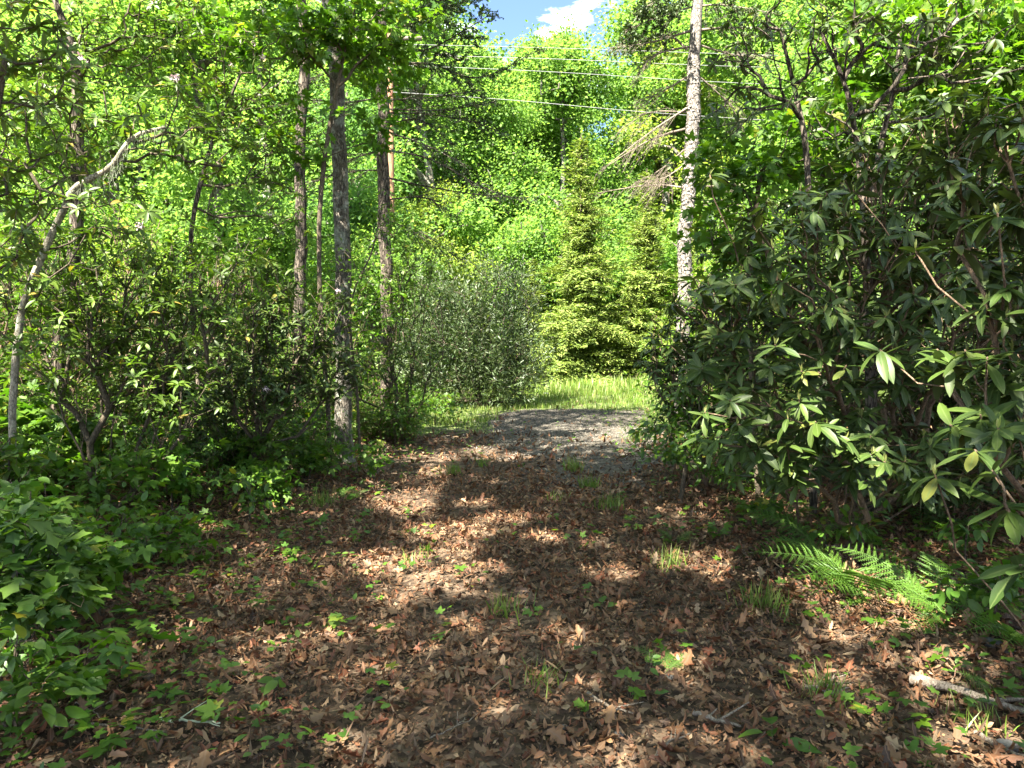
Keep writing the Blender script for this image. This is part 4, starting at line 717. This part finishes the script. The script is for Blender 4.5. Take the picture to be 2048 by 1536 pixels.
# ------------------------------------------------------------------ left hand side
def laurel(label, base, trunk, blobs, nt, nparts=250, L=(.07, .115), mat='laurel', bark='twig', group='laurels and rhododendrons of the left thicket', name='mountain_laurel', flowers=0, shell=.45, rt=.003, **kw):
    root, b, tips, rng = plant(name, label, 'shrub', base, trunk, blobs, nt, 'whorl', [RH[0], RH[1], RH[2]], 'lr', mat, bark, nparts=nparts, rt=rt, rmax=.032, step=.25, wob=.1, arch=.0, shell=shell, L=L, group=group, n=(6, 10), ang=(35, 100), up_pen=1.3, plw=.25 if kw.get('trunk_part') else .9, **kw)
    tips_in = [t for t in tips if 0 < project(t[0][None])[0][0] < 1000]
    for k in range(flowers):
        p, d = tips_in[rng.integers(0, len(tips_in))]; m = 26; dd = rng.normal(0, 1, (m, 3)); dd /= np.linalg.norm(dd, axis=1)[:, None]; mb = MB(); mb.scatter(OV[0], np.tile(p + [0, 0, .04], (m, 1)) + dd * .028, frames(rng.normal(0, 1, (m, 3)), dd), rng.uniform(.022, .032, m)); put('flower_cluster', mb.mesh('flower_cluster', M['flower'], b), parent=root)
    return root, b, tips, rng
# crooked lichened laurel trunk
c1 = at(20, 900, 6.0)
root, base, tips, rng_ = laurel('crooked laurel with a pale lichened limb arching up to the right', c1, curve([c1, A3(40, 640, 6), A3(85, 510, 6), A3(125, 425, 6), A3(150, 375, 6), A3(220, 335, 6), A3(265, 275, 6), A3(330, 255, 6.1)], 20),
      [(*at(330, 240, 6.1), .75, .5, .35), (*at(150, 230, 6.1), .6, .5, .5), (*at(60, 330, 6.2), .5, .5, .5), (*at(200, 440, 6.0), .5, .5, .35), (*at(420, 290, 6.3), .5, .5, .35), (*at(40, 520, 5.9), .35, .4, .4), (*at(60, 640, 5.8), .35, .4, .35)], 260, nparts=300, flowers=5, trunk_part='trunk', trunk_r=[.028, .028, .028, .027, .025, .022, .018, .012], trunk_mat='stem_pale')
mb = MB(); ltr = curve([A3(150, 375, 6), A3(220, 335, 6), A3(265, 275, 6), A3(330, 255, 6.1)], 60)
for k in range(150):
    p = ltr[rng_.integers(0, 60)] + rng_.normal(0, .015, 3); l = rng_.uniform(.04, .16); mb.tube([p, p + [rng_.normal(0, .012), rng_.normal(0, .012), -l * .5], p + [rng_.normal(0, .02), rng_.normal(0, .02), -l]], [.002, .0015, .001], 3, cap=False)
put('hanging_lichen', mb.mesh('hanging_lichen', M['lichen'], base), parent=root, kind='stuff')
c2 = at(230, 800, 6.8)
laurel('dense dark rhododendron mound in the middle of the left thicket', c2, [c2, (c2[0], c2[1], gz(c2[0], c2[1]) + .05)], [(*at(230, 560, 6.7), .9, .6, .6), (*at(400, 560, 7.0), .8, .6, .65), (*at(90, 560, 6.8), .8, .6, .6), (*at(330, 660, 6.8), .8, .6, .45), (*at(150, 720, 6.6), .8, .5, .4), (*at(330, 780, 6.6), .8, .5, .35)], 620, nparts=300, L=(.08, .125), mat='laurel', flowers=2, name='rhododendron_bush')
c3 = at(470, 850, 8.2)
laurel('dark rhododendron bush at the foot of the lichened trunk', c3, [c3, (c3[0], c3[1], gz(c3[0], c3[1]) + .05)], [(*at(480, 600, 8.2), .75, .6, .8), (*at(600, 660, 8.4), .7, .6, .7), (*at(540, 750, 8.2), .8, .6, .4), (*at(660, 740, 8.6), .45, .5, .5), (*at(480, 780, 7.9), .8, .5, .4)], 480, nparts=300, L=(.09, .14), mat='rhodo', flowers=3, name='rhododendron_bush')
c4 = at(110, 720, 8.0)
laurel('tall laurel with dark forked stems at the upper left', c4, curve([c4, A3(150, 500, 8), A3(155, 250, 8), A3(150, 120, 8), A3(110, 0, 8)], 16), [(*at(100, 60, 7.8), 1.0, .6, .7), (*at(250, 90, 8.0), .7, .6, .6), (*at(60, 230, 7.9), .8, .6, .6), (*at(200, 300, 8.1), .7, .6, .5), (*at(330, 30, 8.0), .7, .6, .4)], 330, nparts=300, flowers=4, trunk_part='trunk', trunk_r=[.08, .07, .06, .05, .03], trunk_mat='bark_dark')
c5 = at(400, 780, 9.0)
laurel('laurel with thin leaning stems beside the slender dark trunk', c5, curve([c5, A3(380, 500, 9), A3(420, 300, 9), A3(480, 150, 9)], 14), [(*at(480, 120, 8.8), .8, .6, .6), (*at(520, 260, 9.0), .6, .6, .6), (*at(400, 200, 9.1), .6, .6, .5), (*at(560, 400, 9.2), .6, .6, .6)], 260, nparts=300, flowers=8, L=(.07, .11), trunk_part='trunk', trunk_r=[.035, .03, .025, .015], trunk_mat='bark_dark')
c6 = at(-60, 760, 4.6)
laurel('near laurel leaning in from the left edge', c6, curve([c6, A3(-40, 500, 4.6), A3(-20, 300, 4.6), A3(10, 120, 4.6)], 12), [(*at(20, 120, 4.6), .5, .4, .4), (*at(40, 300, 4.6), .4, .4, .4), (*at(-20, 470, 4.6), .4, .4, .4), (*at(60, 60, 4.5), .5, .4, .25)], 110, nparts=300, flowers=1, trunk_part='trunk', trunk_r=[.05, .04, .03, .015])
c7 = at(800, 800, 12.5)
laurel('thin laurel shrub with sparse dark leaves beside the hemlock trunk', c7, [c7, (c7[0], c7[1], gz(c7[0], c7[1]) + .05)], [(*at(830, 560, 12.5), .7, .6, .9), (*at(760, 660, 12.0), .6, .6, .7), (*at(830, 730, 12.6), .8, .6, .5), (*at(700, 740, 11.5), .6, .5, .5)], 420, nparts=200, L=(.08, .12), mat='laurel')
# leafy branches round the tall trunks
b11 = at(660, 850, 9.2)
maple('young maple climbing beside the lichened trunk with bright lobed leaves', b11, curve([b11, A3(640, 600, 9.3), A3(645, 350, 9.3), A3(690, 100, 9.4), A3(720, -20, 9.4)], 16),
      [(*at(620, 80, 9.3), .6, .5, .45), (*at(720, 60, 9.5), .7, .5, .6), (*at(760, 140, 11.5), .6, .6, .5), (*at(590, 260, 9.2), .4, .4, .45), (*at(740, 250, 9.6), .35, .4, .4), (*at(450, 60, 9.4), .7, .5, .4), (*at(820, 20, 9.6), .5, .4, .3)], 210, nparts=300, L=(.08, .13), rmax=.035)
b12 = at(720, 830, 9.8)
maple('thin forked sapling between the lichened trunk and the hemlock', b12, curve([b12, A3(700, 620, 9.8), A3(745, 500, 9.8), A3(770, 380, 9.9)], 12), [(*at(740, 600, 9.8), .4, .4, .6), (*at(650, 560, 9.7), .5, .4, .6), (*at(770, 440, 9.9), .3, .3, .5)], 90, nparts=200, L=(.06, .09), name='thin_sapling', tpls=OV, key='ov', mat='maple')
# undergrowth saplings: (label, px, py of base, Y is found from the ground, height, spread, leaf kind)
SAP = [('maple sapling with broad lobed leaves at the left edge under the laurels', 60, 1000, 1.15, .45, 'm', 60, .12), ('maple sapling with a thin dark stem in the left undergrowth', 345, 1040, .95, .32, 'm', 30, .10),
       ('slim seedling tree with leaves in tiers left of the thin stemmed sapling', 272, 1060, .85, .26, 'm', 26, .09), ('young maple with sunlit leaves at the foot of the dark rhododendron', 505, 980, .75, .38, 'm', 34, .09),
       ('pointed-leaf sapling at the left edge of the track', 500, 1050, .55, .3, 'o', 26, .09), ('bushy maple seedlings behind the sunlit young maple', 560, 930, .75, .55, 'm', 60, .08), ('broad leaved sapling at far left mid height', 120, 900, 1.2, .6, 'm', 70, .11),
       ('green bush with lobed leaves at the lower left edge', 60, 1200, .8, .4, 'm', 60, .10), ('lobed oak seedling at the bottom left corner', 90, 1330, .55, .3, 'k', 30, .13), ('leafy seedling with oval leaves low on the left edge', 30, 1460, .5, .25, 'o', 34, .095),
       ('bright maple seedling beside the shrubs where the litter begins', 740, 960, .55, .3, 'm', 34, .07), ('bluish green low shrub at the left rim of the track', 790, 890, .75, .6, 'o', 90, .07), ('low spreading green shrub left of the gravel', 870, 850, .75, .7, 'm', 110, .065),
       ('tangled green seedlings in front of the rhododendron mound', 420, 900, .7, .6, 'o', 80, .085), ('maple seedling between mound and track', 620, 960, .5, .4, 'm', 44, .08), ('leafy sapling deep in shade left of the thin stemmed sapling', 190, 1080, .7, .4, 'o', 46, .1),
       ('oval leaved sapling in the lower left undergrowth', 150, 1180, .55, .35, 'o', 40, .10), ('thicket sapling with overlapping leaves on the far left', 20, 1090, .95, .4, 'o', 70, .11),
       ('sunlit maple seedling high in the undergrowth at the left edge', 30, 940, 1.5, .55, 'm', 80, .13), ('maple sapling filling the gap beneath the crooked laurel', 180, 880, 1.25, .7, 'm', 90, .11), ('maple sapling low before the dark rhododendron mound', 330, 860, .95, .7, 'm', 90, .1), ('pointed-leaf shrub before the tall lichened trunk', 640, 885, .7, .55, 'o', 80, .085),
       ('maple seedlings crowding the left bank below the mound', 440, 960, .65, .55, 'm', 80, .095), ('maple seedlings left of the long bladed grass tuft', 590, 900, .85, .5, 'm', 70, .08), ('oval leaved shrublet between the two thin stemmed saplings', 300, 960, .8, .45, 'o', 60, .09), ('lobed seedlings in shade at the left, behind the oval leaved sapling', 160, 1010, .95, .5, 'm', 70, .1),
       ('green sprays of seedlings at the foot of the hemlock', 730, 860, .8, .6, 'o', 90, .07), ('bright shrublet between hemlock foot and gravel', 830, 840, .7, .6, 'm', 100, .065), ('low maple seedlings on the edge of the litter at left', 530, 1010, .45, .4, 'm', 50, .08), ('bright maple sapling in front of the mound, left of the thin stemmed sapling', 240, 930, 1.15, .5, 'm', 80, .095), ('bright maple sapling before the mound, right of the thin stemmed sapling', 400, 920, 1.05, .5, 'm', 80, .09), ('tall maple seedling under the crooked limb', 100, 860, 1.6, .6, 'm', 90, .1),
       ('leafy maple sapling before the dark bush by the lichened trunk', 530, 900, 1.0, .5, 'm', 80, .085), ('maple sapling right in front of the lichened trunk', 660, 900, .8, .4, 'm', 70, .08), ('ragged maple seedling on the lower left between bush and litter', 200, 1240, .5, .28, 'm', 30, .09), ('small oval leaved seedling right of the lower left bush', 240, 1150, .5, .3, 'o', 30, .08), ('low maple seedling at the foot of the lower left bush', 170, 1400, .3, .2, 'm', 14, .09), ('sprawling seedlings at the shaded left rim of the litter', 330, 1120, .4, .4, 'm', 40, .08), ('big leaved oak seedling in the lower left corner bush', 30, 1300, .85, .3, 'k', 40, .15), ('tall oval leaved seedling in the lower left corner bush', 110, 1260, .75, .25, 'o', 44, .09)]
for lab, px, py, h, sp, kd, nt_, ls in SAP:
    p = ground_at(px, py); z = gz(p[0], p[1]); tp = {'m': (MAPLE, 'mp'), 'o': (OVN, 'ovn'), 'k': (OAKG, 'ok')}[kd]
    maple(lab, p, [p, (p[0], p[1], z + h * .5), (p[0] + .03, p[1], z + h * .9)], [(p[0], p[1], z + h * .72, sp, sp, h * .28), (p[0] + sp * .4, p[1] - .1, z + h * .42, sp * .8, sp * .8, h * .18)], nt_, nparts=300, L=(ls * .7, ls * 1.15), n=(3, 7), rad=.11, mat='maple' if kd == 'm' else 'sapling', tpls=tp[0], key=tp[1], name='sapling', group='saplings of the left undergrowth', shell=.2, tilt=.3, zmin=.12, rt=.0018, rmax=.012)
SAPR = [('broad leaved seedling at the right edge below the near rhododendron', 1990, 1260, .4, .3, 'o', 26, .1), ('small seedling clump under the rhododendron at the track edge', 1440, 985, .35, .35, 'o', 36, .06), ('low green seedlings right of the gravel', 1350, 950, .4, .4, 'm', 46, .06),
        ('drooping seedling in the shade behind the ferns', 1700, 1130, .45, .3, 'o', 18, .09), ('seedling patch left of the ferns in shade', 1540, 1060, .3, .35, 'm', 30, .06), ('leafy seedling at the right edge above the ferns', 1930, 1130, .4, .25, 'o', 16, .09), ('pale seedling on the sunny right verge of the gravel', 1290, 900, .45, .35, 'o', 50, .06)]
for lab, px, py, h, sp, kd, nt_, ls in SAPR:
    p = ground_at(px, py); z = gz(p[0], p[1]); tp = {'m': (MAPLE, 'mp'), 'o': (OVN, 'ovn')}[kd]
    maple(lab, p, [p, (p[0], p[1], z + h * .5), (p[0] + .03, p[1], z + h * .9)], [(p[0], p[1], z + h * .7, sp, sp, h * .3)], nt_, nparts=300, L=(ls * .7, ls * 1.15), n=(3, 7), rad=.09, mat='sapling', tpls=tp[0], key=tp[1], name='seedling', cat='seedling', group='seedlings under the right hand rhododendrons', shell=.1, tilt=.3, zmin=.06, rt=.0016, rmax=.008)

# ------------------------------------------------------------------ ferns
def frond_mesh(seed, L_=1.0):
    rng = R_('frond%d' % seed); mb = MB(); m = 12; t = np.linspace(0, 1, m); c = np.stack([.06 * np.sin(t * 2 + seed), t, .42 * t - .62 * t ** 2.2], -1); mb.tube(c, np.linspace(.007, .002, m), 4, cap=False)
    P, D, N, SC = [], [], [], []
    for k in range(16):
        f = .13 + .85 * k / 15; y = f; p = np.array([.06 * math.sin(f * 2 + seed), f, .42 * f - .62 * f ** 2.2]); w = .22 * math.sin(math.pi * min(1, (f * .86 + .14)) ** .9) ** .8 + .015
        for s in (-1, 1):
            d = np.array([s, .48, -.15]) + rng.normal(0, .05, 3); d /= np.linalg.norm(d); nj = 8
            for j in range(nj):
                g = (j + .3) / nj; q = p + d * w * g; l = .034 * (1 - g * .7) * (w / .2)
                for s2 in (-1, 1):
                    e = np.array([d[0] * .4, .9 * s2, -.05]); P.append(q); D.append(e); N.append([0, 0, 1]); SC.append([l * .6, l, l])
            P.append(p); D.append(d); N.append([0, 0, 1]); SC.append([w * .07, w, w * .5])
    mb.scatter(TUFT, np.array(P), frames(np.array(D), np.array(N, float)), np.array(SC)); return mb.mesh('frond', M['fern'])
FR = [frond_mesh(i) for i in range(3)]
FERNS = [('brightest fern, its arching fronds catching the sun below the rhododendron', 1720, 1195, 5, .66, (20, 165)), ('fern with shaded upright fronds just right of the brightest fern', 1860, 1225, 5, .66, (-120, 60)), ('dark fern in deep shade behind the brightest fern', 1640, 1110, 3, .6, (20, 100)),
         ('fern in shade at the foot of the rhododendron stems', 1770, 1100, 4, .6, (0, 120)), ('small fern with two bright fronds low at right', 1900, 1250, 3, .5, (20, 120)), ('small fern tips in the litter beside the pale fallen branch', 1990, 1390, 3, .2, (0, 180)),
         ('tiny fern sprig in the litter below the brightest fern', 1680, 1215, 2, .22, (-150, -30)), ('feathery fern in the left undergrowth beside the thin stemmed sapling', 330, 990, 5, .45, (-160, 20)), ('pale fern in the shade left of the lowest rhododendron', 1500, 1020, 4, .34, (0, 360)), ('small light green fern on the right of the track', 1350, 1090, 4, .24, (0, 360)),
         ('little fern sprig in the near litter right of centre', 1330, 1345, 3, .22, (-60, 60)), ('fern frond patch at the left shrub edge', 690, 1000, 4, .3, (-120, 60)), ('fern under the right edge rhododendron', 2040, 1290, 5, .4, (60, 200))]
for lab, px, py, nfr, s, (a0, a1) in FERNS:
    p = ground_at(px, py); rng = R_(lab); r = thing('fern', lab, 'fern', (p[0], p[1], gz(p[0], p[1])), 'ferns in the leaf litter'); 
    for k in range(nfr):
        o = put('frond', FR[k % 3], parent=r); sc = s * rng.uniform(.75, 1.1); o.scale = (sc, sc, sc); az = math.radians(a0 + (a1 - a0) * (k + rng.uniform(.2, .8)) / nfr); o.rotation_euler = (math.radians(rng.uniform(12, 38)), -.45 * math.sin(az) + rng.normal(0, .1), az)

# ------------------------------------------------------------------ small seedlings in the litter (a few leaves on the ground)
SEED = [('single oval seedling with three bluish leaves in the near litter', 565, 1385, 4, .075, 'o'), ('broad dark leaf pair near the middle of the litter', 1205, 1228, 4, .08, 'o'), ('green sprig with pointed leaves left of centre', 495, 1205, 5, .05, 'o'), ('spread of lobed green leaves left of centre in the litter', 690, 1260, 4, .08, 'k'),
        ('small green leaf cluster low at the left', 330, 1410, 5, .06, 'm'), ('lone lobed green leaf at the bottom left', 215, 1520, 3, .08, 'm'), ('pale green leaves by the mossy twig', 430, 1455, 3, .06, 'm'), ('two pale green leaves lying at centre left', 885, 1285, 2, .05, 'm'),
        ('green leaves lying at the bottom edge right of centre', 1545, 1500, 4, .10, 'o'), ('green leaf clump under the track centre', 1290, 1400, 4, .05, 'o'), ('small pale plant on the right of the sunny litter', 1265, 1065, 8, .05, 'm'), ('light green weed by the grass strip', 1240, 1000, 8, .04, 'o'), ('thin light green upright weed on the right track side', 1345, 1085, 14, .04, 'o'),
        ('small sprig on the left side of the sunny patch', 815, 1150, 4, .04, 'm'), ('green sprouts between litter and left saplings', 590, 1130, 7, .05, 'm'), ('small seedlings at the edge of the left undergrowth', 420, 1130, 6, .06, 'm'), ('heart shaped leaf standing in the near litter', 755, 1440, 1, .05, 'o'), ('green leaf scrap in the bottom centre litter', 1010, 1365, 2, .04, 'k'),
        ('narrow leaved sprig low right of centre', 1290, 1355, 8, .04, 'o'), ('small yellow-green sprig below the small fern', 1695, 1240, 4, .03, 'k'), ('green shoots in the shaded litter at left centre', 560, 1310, 4, .045, 'k'), ('leafy sprout near the pale stick at the bottom', 1260, 1400, 4, .05, 'm'), ('green weed under the lowest rhododendron branch', 1610, 1040, 6, .07, 'o'), ('pale sprig in the litter at the right of centre', 1110, 1045, 3, .04, 'm'),
        ('low weed left of the shaded grass tuft', 1435, 1080, 8, .06, 'm'), ('small weed in the shaded litter at the lower left', 400, 1290, 6, .05, 'o'), ('weed beside the arching grass tuft', 640, 1060, 6, .05, 'm'), ('trailing green weed in the litter at far left', 200, 1290, 6, .06, 'o'), ('green sprout in the middle distance litter', 985, 1100, 4, .04, 'o'), ('lobed green leaf lying near the bottom centre', 1180, 1450, 2, .05, 'k')]
for lab, px, py, nl, ls, kd in SEED:
    p = ground_at(px, py); z = gz(p[0], p[1]); rng = R_(lab); base = np.array([p[0], p[1], z]); tp, key, mt = {'m': (MAPLE, 'mp', 'maple'), 'o': (OVN, 'ovn', 'sapling'), 'k': (OAKG, 'ok', 'maple')}[kd]
    r = thing('seedling', lab, 'seedling', base, 'small green seedlings dotted over the leaf litter'); a = rng.uniform(0, 6.28, nl) ; hh = rng.uniform(.035, .06 + .012 * nl, nl); ro = rng.uniform(.005, .03, nl) * (1 + nl * .15)
    P = base + np.stack([np.cos(a) * ro, np.sin(a) * ro, hh], -1); D = np.stack([np.cos(a), np.sin(a), rng.uniform(-.1, .45, nl)], -1); N = rng.normal(0, .3, (nl, 3)); N[:, 2] += 1; N[:, 1] -= .3
    place_leaves(r, base, P, frames(D, N), rng.uniform(.8, 1.2, nl) * ls * 1.25, tp, key, M[mt], 300, rng)
    mb = MB()
    for q in P: mb.tube([base - [0, 0, .01], (base + q) / 2 + rng.normal(0, .006, 3), q], [.0016, .0013, .001], 4)
    put('stem', mb.mesh('stem', M['twig'], base), parent=r)
# ground cover of tiny sprouts, thicker toward the sides
rg = R_('cover'); n = 7000; y = rg.uniform(2.2, 20, n); x = rg.uniform(-1, 1, n) * (.8 * y + .5); k = rg.random(n) < np.clip((np.abs(x - .35) - .8) * .5, .05, .9); x, y = x[k], y[k]; n = len(x)
for tp, mt, nm, q in ((MAPLE[0], 'maple', 'lobed sprouts of ground cover between the dead leaves', np.arange(n) % 2 == 0), (OVN[0], 'sapling', 'oval leaved ground cover between the dead leaves', np.arange(n) % 2 == 1)):
    X = np.repeat(x[q], 4) + rg.normal(0, .05, q.sum() * 4); Yv = np.repeat(y[q], 4) + rg.normal(0, .05, q.sum() * 4); m = len(X); D = rg.normal(0, 1, (m, 3)); D[:, 2] = rg.uniform(-.1, .5, m); N = rg.normal(0, .3, (m, 3)); N[:, 2] += 1
    mb = MB(); mb.scatter(tp, np.stack([X, Yv, ground_z(X, Yv) + rg.uniform(.02, .14, m)], -1), frames(D, N), rg.uniform(.03, .065, m)); put('ground_cover', mb.mesh('ground_cover', M[mt]), kind='stuff', label=nm, cat='ground cover')

# ------------------------------------------------------------------ sticks, fallen branch, stones
def stick(label, pix, r, mat='stick', name='stick', lift=.03, forks=2):
    rng = R_(label); pts = [ground_at(*q) for q in pix]; c = curve(pts, 14); c[:, 2] = ground_z(c[:, 0], c[:, 1]) + lift + np.abs(rng.normal(0, .006, 14)); mb = MB(); mb.tube(c, np.linspace(r, r * .5, 14) * (1 + rng.normal(0, .08, 14)), 8, rough=.08, rng=rng); mb.tube([c[0], c[0] + (c[0] - c[1]) * .05], [r, r * .4], 8)
    for _ in range(forks):
        i = rng.integers(3, 11); d = c[i + 1] - c[i]; d /= np.linalg.norm(d); s = np.cross(d, [0, 0, 1]) * rng.choice([-1, 1]); l = rng.uniform(.05, .16); e = c[i] + (d * .8 + s * .7) * l + [0, 0, .02]; mb.tube([c[i], (c[i] + e) / 2 + rng.normal(0, .004, 3), e], [r * .5, r * .4, r * .2], 6)
    put(name, mb.mesh(name, M[mat], c[0]), loc=tuple(c[0]), label=label, cat='branch' if name == 'fallen_branch' else 'stick', group='sticks lying in the litter' if name == 'stick' else None)
for a in [('pale weathered fallen branch at the lower right', [(1820, 1375), (1920, 1400), (2070, 1450)], .026, 'stick', 'fallen_branch', .04, 1), ('long thin pale twig at the lower left', [(110, 1468), (180, 1465), (260, 1470), (340, 1480)], .006), ('thin forked twig above the long pale twig at the lower left', [(150, 1420), (180, 1435), (205, 1455)], .004),
          ('short pale stick lying near the bottom centre', [(1175, 1400), (1215, 1425), (1265, 1440)], .008), ('short broken stick on end at bottom right of centre', [(1385, 1440), (1430, 1455), (1480, 1470)], .012), ('small straight twig right of the sunny litter patch', [(1645, 1410), (1660, 1380), (1670, 1360)], .006), ('curved twig at the bottom right corner', [(1950, 1480), (2000, 1510), (2050, 1530)], .012),
          ('mossy twig in the litter at lower left of centre', [(320, 1455), (380, 1458), (440, 1462)], .007, 'lichen'), ('grey twig near the bottom edge at centre', [(860, 1490), (900, 1475), (930, 1455)], .004), ('dark twig crossing the lower middle litter', [(980, 1270), (1040, 1290), (1080, 1330)], .004, 'twig'), ('long bare twig reaching out from under the ferns', [(1650, 1100), (1740, 1110), (1900, 1160)], .008),
          ('thin dead branch lying left of the gravel', [(800, 855), (880, 862), (960, 868)], .014), ('thin stick beside the gravel on the left', [(830, 870), (900, 880), (950, 900)], .010), ('fine pale twig below the shaded grass tuft', [(1455, 1095), (1480, 1110), (1500, 1128)], .005), ('broken twig in the bottom right litter', [(1610, 1385), (1650, 1395), (1700, 1400)], .010), ('short twig at the very bottom near centre', [(1310, 1530), (1340, 1500), (1380, 1485)], .005)]: stick(*a)
def stone(label, px, py, s):
    rng = R_(label); p = ground_at(px, py); m, n_ = 7, 10; V = []
    for i in range(m):
        th = math.pi * i / (m - 1)
        for j in range(n_): ph = 2 * math.pi * j / n_; V.append([math.sin(th) * math.cos(ph), math.sin(th) * math.sin(ph), .6 * math.cos(th)])
    V = np.array(V); k = rng.normal(0, 1, (3, 3)); V *= (1 + .12 * np.sin(V @ k.T * 1.6).sum(1))[:, None] * s * np.array([1.15, .9, 1]); i, j = np.meshgrid(np.arange(m - 1), np.arange(n_)); Q = np.stack([i * n_ + j, (i + 1) * n_ + j, (i + 1) * n_ + (j + 1) % n_, i * n_ + (j + 1) % n_], -1).reshape(-1, 4)
    mb = MB(); mb.add(V, Q); put('stone', mb.mesh('stone', M['stone']), loc=(p[0], p[1], gz(p[0], p[1]) + s * .25), label=label, cat='stone', group='stones lying in the litter')
for a in [('rounded grey stone in the near litter right of centre', 1340, 1357, .022), ('flat grey stone near the bottom right of centre', 1238, 1472, .022), ('larger tan stone below the right ferns', 1985, 1290, .045), ('pale stone next to the larger tan stone', 2015, 1305, .03), ('small grey stone between the two grey ones', 1130, 1455, .017), ('brown stone at the bottom right corner', 2010, 1500, .045), ('whitish pebble near the bottom right', 1697, 1500, .016), ('small stone in the sunny litter at right', 1525, 1345, .016)]: stone(*a)
